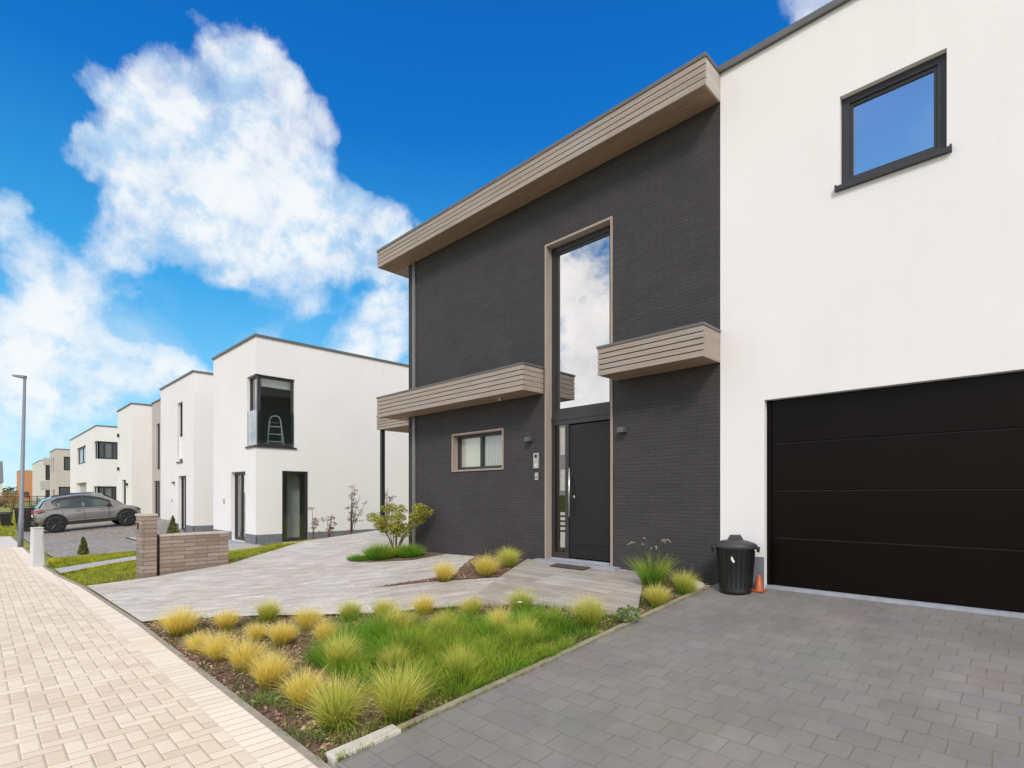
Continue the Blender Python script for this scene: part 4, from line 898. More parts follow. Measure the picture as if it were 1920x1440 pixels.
# ------------------------------------------------------------------ cars
def loft(mb, rings, close=True):
    n = len(rings[0]); vs = [p for r in rings for p in r]; fs = []
    for i in range(len(rings) - 1):
        for k in range(n): fs.append((i*n+k, (i+1)*n+k, (i+1)*n+(k+1)%n, i*n+(k+1)%n))
    fs += [tuple(range(n)), tuple(range((len(rings)-1)*n, len(rings)*n))[::-1]]
    mb.add(vs, fs)
def car(name, label, loc, rz, paint, pitch=0.):
    c = thing(name, label, 'car', loc, rz); c.rotation_euler = (pitch, 0, rz)
    def put(mb, nm, m, par=c, smooth=False, sub=0, bevel=0):
        mb.v = [(x, math.copysign(1.33 + (abs(y) - 1.33) * .77, y) if abs(y) > 1.33 and nm not in ('wheel', 'rim', 'wheel_arch', 'arch_lining') else y, z) for x, y, z in mb.v]
        o = mb.build(nm, M[m], par, smooth, True, bevel)
        if sub: s = o.modifiers.new('sub', 'SUBSURF'); s.levels = s.render_levels = sub
        return o
    st = [(-2.22, .50, .86, .72), (-2.17, .36, 1.00, .82), (-2.0, .30, 1.07, .88), (-1.5, .27, 1.10, .925), (-.6, .26, 1.04, .925), (.3, .26, 1.01, .925), (1.0, .26, 1.0, .92), (1.45, .28, .98, .91), (1.9, .30, .91, .87), (2.12, .36, .82, .80), (2.20, .46, .70, .70)]
    rings = []
    for y, zb, zt, w in st:
        h = zt - zb
        prof = [(.0, zb), (w * .86, zb), (w * .97, zb + .14 * h), (w, zb + .42 * h), (w * .985, zb + .62 * h), (w * .955, zb + .86 * h), (w * .86, zt), (.0, zt + .02)]
        rings.append([(x, y, z) for x, z in prof] + [(-x, y, z) for x, z in prof[::-1][1:-1]])
    a = MB(); loft(a, rings); body = put(a, 'body', paint, smooth=True, sub=1)
    cs = [(-2.02, 1.02, 1.06, .80, .76), (-1.72, 1.04, 1.40, .83, .66), (-1.35, 1.04, 1.56, .84, .62), (-.6, 1.0, 1.645, .845, .60), (.1, .98, 1.655, .845, .60), (.45, .97, 1.60, .84, .60), (.85, .96, 1.36, .83, .64), (1.32, .94, 1.01, .80, .74)]
    rings = []
    for y, zb, zt, wb, wt in cs: rings.append([(wb, y, zb - .05), (wb, y, zb), (wt, y, zt - .02), (wt * .7, y, zt + .015), (-wt * .7, y, zt + .015), (-wt, y, zt - .02), (-wb, y, zb), (-wb, y, zb - .05)])
    a = MB(); loft(a, rings); put(a, 'cabin', paint, smooth=False)
    def side_pt(y, t, off=.012):
        ys = [q[0] for q in cs]
        i = max(0, min(len(cs) - 2, sum(1 for q in ys if q <= y) - 1)); f = (y - ys[i]) / (ys[i+1] - ys[i]); q = [cs[i][k] * (1 - f) + cs[i+1][k] * f for k in range(5)]
        return (q[3] * (1 - t) + q[4] * t + off, y, q[1] * (1 - t) + (q[2] - .03) * t)
    for s in (-1, 1):
        for y0, y1, tl, tr in ((-1.38, -1.18, (.42, .70), (.12, .86)), (-1.12, -.32, (.12, .86), (.12, .87)), (-.24, .74, (.12, .87), (.12, .60))):
            a = MB(); n = 6; lo = []; hi = []
            for k in range(n + 1):
                f = k / n; y = y0 + (y1 - y0) * f; lo.append(side_pt(y, tl[0] * (1 - f) + tr[0] * f)); hi.append(side_pt(y, tl[1] * (1 - f) + tr[1] * f))
            bz = MB(); b_lo = [(x - .006, y + (-.045 if k == 0 else .045 if k == n else 0), z - .03) for k, (x, y, z) in enumerate(lo)]; b_hi = [(x - .006, y + (-.03 if k == 0 else .03 if k == n else 0), z + .03) for k, (x, y, z) in enumerate(hi)]; bz.add([(x * s, y, z) for x, y, z in b_lo + b_hi], [(k, k + 1, n + 2 + k, n + 1 + k) for k in range(n)]); put(bz, 'window_surround', 'carblack')
            vs = lo + hi; vs = [(x * s, y, z) for x, y, z in vs]
            a.add(vs, [(k, k + 1, n + 2 + k, n + 1 + k) for k in range(n)]); put(a, 'side_window', 'carglass_dark', smooth=True)
        a = MB(); pts = [side_pt(-1.36 + 2.2 * k / 8, .085, .016) for k in range(9)]; a.tube([(x * s, y, z) for x, y, z in pts], .012, 6); put(a, 'window_trim', 'carblack')
        a = MB(); a.box(s * .915, s * .945, -.95, .95, .30, .44); put(a, 'sill_cladding', 'carblack', bevel=.01)
        a = MB(); a.box(s * .935, s * .945, -.9, .9, .46, .475); put(a, 'sill_strip', 'chrome')
        a = MB(); a.lathe([(.02, 0), (.09, .02), (.09, .10), (.02, .12)], (0, 0, 0), 10, 'x'); a.v = [(s * (.87 + x * 1.3), .70 + y * .8, 1.06 + z) for x, y, z in a.v]; put(a, 'mirror', 'carblack', smooth=True)
        for y in (-.48, .42): a = MB(); a.box(s * .925, s * .95, y - .1, y + .1, .90, .925); put(a, 'door_handle', paint, bevel=.006)
        for y in (-.28, .66, -1.05): a = MB(); a.box(s * .921, s * .929, y - .004, y + .004, .48, .98); put(a, 'door_gap', 'carblack')
        for y in (-1.33, 1.35):
            a = MB(); pts = [(s * .905, y + .415 * math.cos(t), .37 + .415 * math.sin(t)) for t in [math.pi * (-.04 + 1.08 * k / 16) for k in range(17)]]; a.tube(pts, .045, 8); put(a, 'wheel_arch', 'carblack', smooth=True)
            a = MB(); a.lathe([(.39, 0), (.39, .012)], (s * .912 - .006, y, .37), 28, 'x'); put(a, 'arch_lining', 'dullblack')
            w = MB(); w.lathe([(.25, -.10), (.33, -.11), (.36, -.07), (.36, .07), (.33, .105), (.25, .10)], (s * .86, y, .36), 32, 'x', False); wo_ = put(w, 'wheel', 'tyre', smooth=True)
            r = MB(); r.lathe([(.255, s * .09), (.24, s * .07), (.05, s * .065), (.045, s * .10), (.001, s * .10)], (s * .86, y, .36), 28, 'x', False)
            for k in range(5):
                t = 2 * math.pi * k / 5 + .3; ca, sa = math.cos(t), math.sin(t); x0 = s * .952
                r.tube([(x0, y + .04 * ca, .36 + .04 * sa), (x0 + s * .006, y + .245 * ca, .36 + .245 * sa)], [.035, .028], 6)
            put(r, 'rim', 'rim', wo_)
        a = MB(); a.add([(s * .60, -2.20, .88), (s * .885, -2.02, .90), (s * .905, -1.78, 1.02), (s * .86, -1.96, 1.05), (s * .60, -2.17, 1.02)], [(0, 1, 2, 3, 4)] if s > 0 else [(4, 3, 2, 1, 0)])
        a2 = MB(); a2.v = [(x + s * .02, y - .03, z) for x, y, z in a.v]; a2.f = a.f; m_ = MB(); m_.add(a.v, a.f); m_.add(a2.v, a2.f); k = len(a.v); m_.f += [(i, (i + 1) % k, k + (i + 1) % k, k + i) for i in range(k)]; put(m_, 'tail_lamp', 'taillamp')
        a = MB(); a.add([(s * .56, 2.20, .66), (s * .78, 2.10, .70), (s * .86, 1.86, .80), (s * .78, 2.0, .83), (s * .56, 2.16, .76)], [(0, 1, 2, 3, 4)]); a.v = [(x + s * .015, y + .02, z) for x, y, z in a.v]; put(a, 'headlight', 'dullblack')
    a = MB(); a.add([(-.70, -2.00, 1.09), (.70, -2.00, 1.09), (.56, -1.70, 1.40), (-.56, -1.70, 1.40)], [(0, 1, 2, 3)]); a.v = [(x, y - .03, z + .02) for x, y, z in a.v]; put(a, 'rear_window', 'carglass_dark')
    a = MB(); a.add([(-.72, 1.25, 1.04), (.72, 1.25, 1.04), (.56, .55, 1.56), (-.56, .55, 1.56)], [(0, 1, 2, 3)]); a.v = [(x, y + .02, z + .02) for x, y, z in a.v]; put(a, 'windscreen', 'carglass_dark')
    a = MB(); a.box(-.80, .80, -2.27, -2.10, .32, .52); put(a, 'rear_bumper', 'carblack', bevel=.03)
    a = MB(); a.box(-.78, .78, 2.08, 2.23, .30, .50); put(a, 'front_bumper', 'carblack', bevel=.03)
    a = MB(); a.box(-.26, .26, -2.255, -2.24, .72, .83); put(a, 'number_plate', 'sticker')
    a = MB(); a.add([(-.55, -1.60, 1.55), (.55, -1.60, 1.55), (.52, -1.84, 1.50), (-.52, -1.84, 1.50), (-.55, -1.60, 1.585), (.55, -1.60, 1.585), (.52, -1.84, 1.53), (-.52, -1.84, 1.53)], [(3,2,1,0),(4,5,6,7),(0,1,5,4),(1,2,6,5),(2,3,7,6),(3,0,4,7)]); put(a, 'roof_spoiler', paint)
    for s in (-1, 1): a = MB(); a.tube([(s * .60, -1.25, 1.60), (s * .59, -.5, 1.68), (s * .58, .2, 1.67)], .018, 6); put(a, 'roof_rail', 'carblack')
    return c
M['carglass_dark'] = plain('dark_car_glass', (.07, .09, .085), .06, .1, 2, 0, .2, .5, world=False)
car('parked_car', 'grey crossover car parked nose to the houses on the paved drive', (-30.1, 3.66, gz(-30, 3.66) + .0), R(1), 'carpaint', math.atan(.08)).scale = (.92, .92, .94)
car('parked_car', 'small dark blue-grey car far down the street, mostly hidden behind the lamp post', (-112, 2.2, 0), R(85), 'bluecar')

# ------------------------------------------------------------------ plants
def blades_mesh(name, base, h, lean, az, width, m, seed, segs=4, droop=1.0, link=True):
    """one mesh of tapering grass blades; base (n,3), h, lean (horizontal reach / height), az, width: arrays"""
    rg = np.random.default_rng(seed); n = len(h); t = np.linspace(0, 1, segs + 1)
    reach = (h * lean)[:, None] * t[None, :] ** 1.7
    zz = h[:, None] * (t[None, :] - droop * .42 * np.clip(lean, 0, 2)[:, None] * t[None, :] ** 2.6)
    tw = az[:, None] + rg.normal(0, .25, n)[:, None] * t[None, :]
    cx = base[:, 0][:, None] + reach * np.cos(tw); cy = base[:, 1][:, None] + reach * np.sin(tw); cz_ = base[:, 2][:, None] + zz
    fac = rg.uniform(0, 2 * np.pi, n); wv = width[:, None] * (1 - t[None, :] ** 1.5 * .93) * .5
    sx, sy = np.cos(fac)[:, None] * wv, np.sin(fac)[:, None] * wv
    V = np.stack([np.stack([cx - sx, cy - sy, cz_], -1), np.stack([cx + sx, cy + sy, cz_], -1)], 2).reshape(-1, 3)   # n,(segs+1),2
    st = 2 * (segs + 1); k = np.arange(segs); quad = np.stack([2*k, 2*k+1, 2*k+3, 2*k+2], -1)
    F = (quad[None] + (np.arange(n) * st)[:, None, None]).reshape(-1, 4)
    me = bpy.data.meshes.new(name)
    me.vertices.add(len(V)); me.vertices.foreach_set('co', V.astype(np.float32).ravel())
    me.loops.add(F.size); me.loops.foreach_set('vertex_index', F.astype(np.int32).ravel())
    me.polygons.add(len(F)); me.polygons.foreach_set('loop_start', np.arange(0, F.size, 4, dtype=np.int32)); 
    me.update(calc_edges=True)
    u = rg.uniform(0, 1, n); uvv = np.stack([np.broadcast_to(u[:, None, None], (n, segs + 1, 2)), np.broadcast_to(t[None, :, None], (n, segs + 1, 2))], -1).reshape(-1, 2)
    l = me.uv_layers.new(name='UVMap'); l.data.foreach_set('uv', uvv[F.ravel()].astype(np.float32).ravel())
    me.materials.append(m)
    o = bpy.data.objects.new(name, me); ROOTM[o.name] = Matrix.Identity(4)
    if link: C.objects.link(o)
    return o
def tuft_proto(seed, n=1400):
    rg = np.random.default_rng(seed); r = .115 * np.sqrt(rg.uniform(0, 1, n)); a = rg.uniform(0, 2 * np.pi, n)
    k = rg.integers(2, 5); ca = rg.uniform(0, 6.28, k); cr = rg.uniform(.015, .06, k); ch = rg.uniform(.78, 1.15, k); pick = rg.choice(k, n, p=rg.dirichlet(np.full(k, 3.)))
    base = np.stack([r * .8 * np.cos(a) + cr[pick] * np.cos(ca[pick]), r * .8 * np.sin(a) + cr[pick] * np.sin(ca[pick]), np.zeros(n) - .01], -1)
    out = r / .115
    lean = np.clip(.04 + 1.15 * out ** 1.2 * rg.uniform(.35, 1.1, n) + rg.normal(0, .10, n), .02, 1.35)
    h = rg.uniform(.22, .38, n) * (1 - .08 * out) * ch[pick]
    stray = rg.uniform(0, 1, n) < .03; h[stray] *= 1.2; low = rg.uniform(0, 1, n) < .2; h[low] *= .55
    az = a + rg.normal(0, .5, n); flop = rg.uniform(0, 1, n) < .07; lean[flop] = rg.uniform(1.0, 1.6, flop.sum()); az[flop] = ca[0] + rg.normal(0, .6, flop.sum())
    return blades_mesh('grass_tuft', base, h, lean, az, rg.uniform(.003, .0055, n), M['tuft'], seed, 4, .75, False)
PROTO = [tuft_proto(s) for s in (1, 2, 3, 4, 5, 6)]
# x, y, width, height factor, greenness, label
TUFTS = [
 (-7.20, 1.74, .50, 1.0, .05, 'widest straw-yellow grass tuft at the pavement corner of the bed'),
 (-6.88, 2.13, .36, 1.0, .08, 'yellow grass tuft in the back edge, right of the widest corner tuft'),
 (-6.72, 2.53, .36, .95, .35, 'yellow grass tuft with green base, third along the back edge of the bed'),
 (-6.00, 2.69, .38, 1.0, .15, 'loose yellow grass tuft, fourth along the back edge of the bed'),
 (-5.80, 3.12, .29, 1.0, .45, 'small greenish-yellow tuft, fifth along the back edge of the bed'),
 (-5.53, 3.40, .32, .9, .25, 'small yellow tuft beside the forecourt, directly behind a taller yellow tuft'),
 (-4.80, 3.10, .33, 1.15, .08, 'bright yellow tuft standing alone in bark, left of the green growth'),
 (-6.28, 1.66, .29, .95, .04, 'small yellow tuft nearest the widest tuft along the pavement edge'),
 (-5.78, 1.74, .33, 1.0, .08, 'second small yellow tuft along the pavement edge of the bed'),
 (-6.11, 2.19, .28, .85, .05, 'low yellow tuft in the middle of the left half of the bed'),
 (-5.70, 2.27, .33, .95, .03, 'pale straw tuft just right of the low yellow one, above the bare bark'),
 (-5.35, 2.59, .30, .95, .05, 'yellow tuft right of the bare bark patch, centre of the bed'),
 (-5.28, 1.80, .35, 1.05, .03, 'straw-yellow tuft along the pavement edge, behind the large pale one'),
 (-4.69, 1.77, .40, 1.15, .02, 'large pale straw tuft, brownest at its foot, mid pavement edge'),
 (-4.42, 2.25, .36, 1.2, .30, 'tall yellow tuft with a bright green foot, right of the bare bark'),
 (-4.09, 1.80, .37, 1.1, .15, 'yellow tuft next to the front group, with bark around its foot'),
 (-3.56, 1.80, .46, 1.15, .42, 'large half-green tuft at the front tip of the bed by the pale kerbstone'),
 (-3.30, 2.16, .43, 1.15, .36, 'large tuft with blond top and deep green base nearest the driveway corner'),
 (-5.22, 3.78, .27, .9, .10, 'small orange-yellow tuft at the path edge, below the wedge bed'),
 (-4.64, 4.06, .30, 1.0, .28, 'round yellow tuft at the terrace edge with a bare brown foot'),
 (-4.20, 4.38, .36, 1.0, .50, 'green-based tuft at the terrace edge beside the white flower'),
 (-3.30, 4.42, .40, 1.25, .40, 'tallest yellow-green tuft in front of the terrace corner'),
 (-4.30, 3.36, .31, 1.0, .55, 'yellow-green tuft sunk in the green growth, upper middle of the bed'),
 (-3.84, 3.66, .24, 1.35, .15, 'narrow upright yellow tuft rising out of the green growth'),
 (-3.36, 2.76, .28, 1.2, .62, 'upright olive tuft near the driveway edge, middle of its length'),
 (-3.96, 2.56, .30, 1.1, .50, 'yellow-green tuft left of the upright olive tuft'),
 (-3.42, 3.58, .32, 1.1, .85, 'dense green tuft near the driveway edge, right end of the green growth'),
 (-3.10, 5.40, .33, 1.0, .25, 'round yellow tuft with a reddish foot, foremost in the small bed by the house'),
 (-3.06, 5.94, .36, 1.0, .45, 'yellow-green tuft nearest the dustbin in the small bed'),
 (-6.30, 4.93, .38, 1.0, .10, 'round yellow tuft alone at the street end of the wedge bed'),
 (-5.93, 5.42, .44, 1.0, .18, 'broad yellow tuft in the middle of the wedge bed'),
 (-6.02, 5.98, .42, 1.05, .42, 'greener tuft nearest the brick wall in the wedge bed'),
 (-6.28, 6.22, .34, .95, .60, 'dull green tuft against the brick wall behind the wedge bed group'),
]
rnd = random.Random(7)
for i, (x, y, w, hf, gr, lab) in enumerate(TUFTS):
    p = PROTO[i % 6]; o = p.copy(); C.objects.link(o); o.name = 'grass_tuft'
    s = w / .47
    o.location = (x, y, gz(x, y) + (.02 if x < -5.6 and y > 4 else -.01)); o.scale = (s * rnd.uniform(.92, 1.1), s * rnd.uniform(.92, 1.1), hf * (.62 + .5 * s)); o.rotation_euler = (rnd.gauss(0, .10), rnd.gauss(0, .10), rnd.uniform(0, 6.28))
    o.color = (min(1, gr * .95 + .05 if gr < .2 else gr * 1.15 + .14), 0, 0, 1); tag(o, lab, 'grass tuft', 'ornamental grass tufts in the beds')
# a taller green clump with flower heads against the wall
def flowering():
    t = thing('flowering_clump', 'tall green grass clump with drooping grey flower heads by the brick wall', 'plant', (-3.50, 6.02, gz(-3.5, 6.0)))
    rg = np.random.default_rng(44); n = 420; r = .12 * np.sqrt(rg.uniform(0, 1, n)); a = rg.uniform(0, 6.28, n)
    o = blades_mesh('leaves', np.stack([r * np.cos(a), r * np.sin(a), np.zeros(n)], -1), rg.uniform(.3, .5, n), np.clip(.15 + 4.5 * r + rg.normal(0, .1, n), .02, 1.1), a, rg.uniform(.004, .007, n), M['lush'], 44, 4, .5); o.parent = t
    for k in range(8):
        az = rg.uniform(0, 6.28); q = rg.uniform(.1, .26); h = rg.uniform(.46, .62); mb = MB()
        pts = [(0, 0, 0), (q * .3 * math.cos(az), q * .3 * math.sin(az), h * .6), (q * math.cos(az), q * math.sin(az), h), (q * 1.35 * math.cos(az), q * 1.35 * math.sin(az), h - .02)]
        mb.tube(pts, [.003, .0025, .002, .002], 5); so_ = mb.build('flower_stalk', M['leaf_dark'], t, local=True)
        hd = MB(); hd.tube([pts[2], (q * 1.2 * math.cos(az), q * 1.2 * math.sin(az), h + .005), (q * 1.45 * math.cos(az), q * 1.45 * math.sin(az), h - .03)], [.006, .013, .004], 7); hd.build('seed_head', M['seed'], so_, local=True)
flowering()
def inside(poly, x, y):
    c = False; j = len(poly) - 1
    for i in range(len(poly)):
        if (poly[i][1] > y) != (poly[j][1] > y) and x < (poly[j][0] - poly[i][0]) * (y - poly[i][1]) / (poly[j][1] - poly[i][1]) + poly[i][0]: c = not c
        j = i
    return c
def scatter(poly, n, seed, keep=None):
    rg = random.Random(seed); xs = [p[0] for p in poly]; ys = [p[1] for p in poly]; out = []
    while len(out) < n:
        x, y = rg.uniform(min(xs), max(xs)), rg.uniform(min(ys), max(ys))
        if inside(poly, x, y) and (keep is None or rg.random() < keep(x, y)): out.append((x, y))
    return np.array(out)
def nz(x, y, s): return .5 + .25 * (math.sin(x * 3.1 * s + 1.3 * math.sin(y * 2.3 * s)) + math.sin(y * 3.7 * s + 1.7 * math.cos(x * 2.9 * s)))
# the lush green growth filling the middle of the bed, and thin weeds elsewhere
def lush_w(x, y):
    d = ((x + 3.85) / 1.12) ** 2 + ((y - 3.15 - .5 * (x + 3.85)) / 1.05) ** 2
    return max(0., min(1., 1.5 - 1.15 * d))
cen = scatter([(-5.1, 2.2), (-3.06, 2.2), (-3.0, 4.2), (-3.6, 4.45), (-5.0, 3.8)], 200, 5, lush_w); rg = np.random.default_rng(9); P_, H_, LN_, AZ_ = [], [], [], []
for cx_, cy_ in cen:
    q = int(rg.integers(110, 260)); rad = rg.uniform(.06, .14); hh = rg.uniform(.10, .27) * (1.5 if rg.random() < .3 else 1); r = rad * np.sqrt(rg.uniform(0, 1, q)); a_ = rg.uniform(0, 6.28, q)
    for rr_, aa in zip(r, a_):
        x, y = cx_ + rr_ * math.cos(aa), cy_ + rr_ * math.sin(aa)
        if x > -3.14 + .038 * (y - 1.5): continue
        P_.append((x, y, bedz(x, y) - .01)); H_.append(hh * rg.uniform(.5, 1.2) * (1.0 if x < -3.3 else .65)); LN_.append(max(.05, .15 + .8 * rr_ / rad * rg.uniform(.3, 1.1) + rg.normal(0, .12))); AZ_.append(aa + rg.normal(0, .5))
n = len(P_)
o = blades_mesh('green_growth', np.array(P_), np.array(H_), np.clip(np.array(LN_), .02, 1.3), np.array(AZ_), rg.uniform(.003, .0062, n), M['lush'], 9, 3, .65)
tag(o, 'dense lush green grass spreading through the middle of the planting bed', 'grass', kind='stuff')
def weed_w(x, y): return (.9 if nz(x, y, 2.3) > .62 else .06) * (1.0 if x > -4.6 or y > 3 else .35) + (.5 if abs(x - (-3.10 + .038 * (y - 1.5))) < .13 else 0)
pts = scatter(BED, 7500, 15, weed_w); n = len(pts); zb = np.array([bedz(x, y) for x, y in pts])
o = blades_mesh('bed_weeds', np.column_stack([pts, zb]), rg.uniform(.03, .13, n), np.clip(rg.normal(.6, .35, n), .05, 1.3), rg.uniform(0, 6.28, n), rg.uniform(.0025, .005, n), M['lush'], 19, 3, .6)
tag(o, 'short weedy grass scattered over the bark along the driveway edge', 'grass', kind='stuff')
# grass growing in the joint beside the drive and round the kerbstone
pts = np.array([(-3.10 + .03 * rnd.random() + (y - 1.56) * .038, y) for y in [1.58 + 4.7 * rnd.random() ** 1.6 for _ in range(900)]]); n = len(pts); zb = np.array([gz(x, y) for x, y in pts])
o = blades_mesh('edge_grass', np.column_stack([pts, zb]), rg.uniform(.02, .07, n), np.clip(rg.normal(.6, .3, n), .05, 1.2), rg.uniform(0, 6.28, n), rg.uniform(.0025, .0045, n), M['lawn'], 23, 3, .6)
tag(o, 'thin line of grass in the joint between bed and driveway', 'grass', kind='stuff')
# bark chips
def chips(name, poly, n, zf, seed, label, smin=.012, smax=.045):
    rg = np.random.default_rng(seed); p = scatter(poly, n, seed); z = np.array([zf(x, y) for x, y in p])
    L_ = rg.uniform(smin, smax, n); Wd = L_ * rg.uniform(.25, .6, n); T = rg.uniform(.003, .008, n)
    e = np.stack([rg.normal(0, .45, n), rg.normal(0, .35, n), rg.uniform(0, 6.28, n)], -1)
    cube = np.array([(-1,-1,-1),(1,-1,-1),(1,1,-1),(-1,1,-1),(-1,-1,1),(1,-1,1),(1,1,1),(-1,1,1)]) * .5
    fc = np.array([(3,2,1,0),(4,5,6,7),(0,1,5,4),(1,2,6,5),(2,3,7,6),(3,0,4,7)])
    V = cube[None] * np.stack([L_, Wd, T], -1)[:, None, :]
    V[:, :, 0] *= rg.uniform(.6, 1.3, (n, 8))
    cx, sx = np.cos(e[:, 0]), np.sin(e[:, 0]); cy, sy = np.cos(e[:, 1]), np.sin(e[:, 1]); c3, s3 = np.cos(e[:, 2]), np.sin(e[:, 2])
    x, y, zz = V[..., 0], V[..., 1], V[..., 2]
    y, zz = y * cx[:, None] - zz * sx[:, None], y * sx[:, None] + zz * cx[:, None]
    x, zz = x * cy[:, None] + zz * sy[:, None], -x * sy[:, None] + zz * cy[:, None]
    x, y = x * c3[:, None] - y * s3[:, None], x * s3[:, None] + y * c3[:, None]
    V = np.stack([x + p[:, 0][:, None], y + p[:, 1][:, None], zz + (z + .006)[:, None]], -1).reshape(-1, 3)
    F = (fc[None] + (np.arange(n) * 8)[:, None, None]).reshape(-1, 4)
    me = bpy.data.meshes.new(name); me.vertices.add(len(V)); me.vertices.foreach_set('co', V.astype(np.float32).ravel()); me.loops.add(F.size); me.loops.foreach_set('vertex_index', F.astype(np.int32).ravel()); me.polygons.add(len(F)); me.polygons.foreach_set('loop_start', np.arange(0, F.size, 4, dtype=np.int32)); me.update(calc_edges=True)
    me.materials.append(M['chips']); o = bpy.data.objects.new(name, me); C.objects.link(o); tag(o, label, 'bark mulch', kind='stuff')
chips('bark_mulch', BED, 11000, bedz, 31, 'brown bark chips covering the large planting bed')
chips('bark_mulch', WEDGE, 900, lambda x, y: gz(x, y) + .018, 32, 'brown bark chips in the wedge bed by the brick wall')
# leafy plants
def leaf_clump(mb, c, rad, n, size, rr, flat=.5):
    for _ in range(n):
        while True:
            p = Vector((rr.uniform(-1, 1), rr.uniform(-1, 1), rr.uniform(-1, 1)))
            if p.length < 1: break
        p = Vector((p.x * rad[0] + c[0], p.y * rad[1] + c[1], p.z * rad[2] + c[2])); s = size * rr.uniform(.6, 1.35)
        u = Vector((rr.gauss(0, 1), rr.gauss(0, 1), rr.gauss(0, .6))).normalized(); w = u.cross(Vector((rr.gauss(0, 1), rr.gauss(0, 1), rr.gauss(0, 1)))).normalized(); nn = u.cross(w)
        mb.add([p - u * s, p - w * s * .38 + nn * s * .1, p + u * s, p + w * s * .38 + nn * s * .1], [(0, 1, 2), (0, 2, 3)])
def shrub_main():
    x, y = -9.30, 6.02; z = gz(x, y); rr = random.Random(3)
    t = thing('garden_shrub', 'olive-yellow shrub on thin stems in front of the brick house corner', 'shrub', (x, y, z))
    stems = MB(); leaves = MB()
    tips = [(-.42, -.25, .80), (-.30, .02, .98), (-.15, -.2, .72), (-.02, .1, .95), (.12, -.1, .62), (.10, -.02, .78), (.46, .24, .84), (.40, .30, .98), (.54, .34, .90), (-.2, .15, .56), (-.36, -.1, .62), (.22, .1, .58)]
    for q in tips:
        k = Vector((rr.uniform(-.04, .04), rr.uniform(-.04, .04), 0)); m_ = Vector((q[0] * .35, q[1] * .35, q[2] * .5))
        stems.tube([k, m_, Vector(q)], [.014, .009, .004], 6)
        leaf_clump(leaves, q, (.17, .17, .11), 210, .03, rr); leaf_clump(leaves, (q[0] * .8, q[1] * .8, q[2] * .82), (.14, .14, .10), 90, .028, rr)
    stems.build('stem', M['bark'], t, local=True); leaves.build('crown', M['leaf_olive'], t, local=True)
shrub_main()
def mound(name, x, y, w, d, h, n, m, seed, label, lean=.7):
    rg = np.random.default_rng(seed); r = np.sqrt(rg.uniform(0, 1, n)); a = rg.uniform(0, 6.28, n)
    bx, by = r * np.cos(a) * w * .4, r * np.sin(a) * d * .4
    base = np.stack([bx, by, np.full(n, -.01)], -1)
    o = blades_mesh(name, base, h * rg.uniform(.6, 1.1, n) * (1.1 - .5 * r), np.clip(.2 + lean * r + rg.normal(0, .15, n), .02, 1.4), a + rg.normal(0, .5, n), rg.uniform(.005, .009, n), m, seed, 3, .55)
    o.location = (x, y, gz(x, y) + .005); o['label'] = label; o['category'] = 'plant'; o['group'] = 'low green mounds under the shrub'
mound('green_mound', -9.35, 5.72, .72, .6, .40, 2200, M['lush'], 51, 'bright green grassy mound at the left foot of the olive shrub')
mound('green_mound', -8.98, 6.10, .8, .55, .33, 1900, M['lush'], 52, 'darker green mound at the right foot of the olive shrub')
mound('green_mound', -9.72, 5.45, .75, .45, .16, 1100, M['lush'], 53, 'flat grey-green mat at the outer edge of the shrub bed', 1.1)
sheet('shrub_bed', [(-10.15, 5.38), (-9.3, 5.36), (-8.5, 5.85), (-8.4, 6.597), (-9.6, 6.597), (-10.1, 6.0)], .014, M['soil'], .25)
def spindly(x, y, z, h, n, m, seed, label, spread=.28, low=False):
    rr = random.Random(seed); t = thing('spindly_shrub', label, 'shrub', (x, y, z)); st = MB(); lv = MB()
    for k in range(n):
        q = Vector((rr.uniform(-spread, spread), rr.uniform(-spread, spread), h * rr.uniform(.55, 1.0))); st.tube([(rr.uniform(-.04, .04), rr.uniform(-.04, .04), 0), (q.x * .3, q.y * .3, q.z * .5), q], [.016, .011, .005], 5)
        for _ in range(5): f = rr.uniform(.35, 1.05); leaf_clump(lv, (q.x * f + rr.uniform(-.12, .12), q.y * f + rr.uniform(-.12, .12), q.z * f), (.09, .09, .05), 14, .034, rr)
    if low: leaf_clump(lv, (0, 0, .22), (.34, .34, .22), 260, .03, rr)
    st.build('stem', M['bark'], t, local=True); lv.build('foliage', M[m], t, local=True)
spindly(-17.2, 9.3, .02, 2.05, 9, 'leaf_red', 61, 'tall reddish twiggy shrub against the white side wall', .42, True)
spindly(-17.2, 7.95, 0, 1.25, 3, 'leaf_red', 62, 'thin bare twig plant next to the dark side window', .16)
spindly(-17.2, 8.5, .01, 1.0, 4, 'leaf_red', 63, 'small reddish twig plant between the bare twig and the tall twiggy shrub', .2)
spindly(-17.2, 10.7, .03, 2.0, 5, 'leaf_red', 64, 'reddish twiggy shrub partly behind the black carport post', .3)
def conifer(x, y, z, h, r, label, seed):
    rr = random.Random(seed); t = thing('dwarf_conifer', label, 'conifer', (x, y, z)); st = MB(); st.tube([(0, 0, 0), (0, 0, h * .95)], [.03, .006], 6); st.build('trunk', M['bark'], t, local=True); lv = MB()
    for k in range(16):
        f = k / 15; zz = h * (.06 + .9 * f); q = r * (1 - f) ** .8 + .02
        for _ in range(int(9 - 5 * f)): a_ = rr.uniform(0, 6.28); leaf_clump(lv, (q * .6 * math.cos(a_), q * .6 * math.sin(a_), zz), (q * .45, q * .45, h * .06), 26, .03, rr)
    lv.build('crown', M['leaf_conifer'], t, local=True)
conifer(-18.9, 2.15, 0, .48, .12, 'tiny dark conifer in the verge left of the stone pier', 71)
conifer(-20.3, 4.62, 0, .95, .27, 'taller pointed conifer showing above the low stone wall', 72)
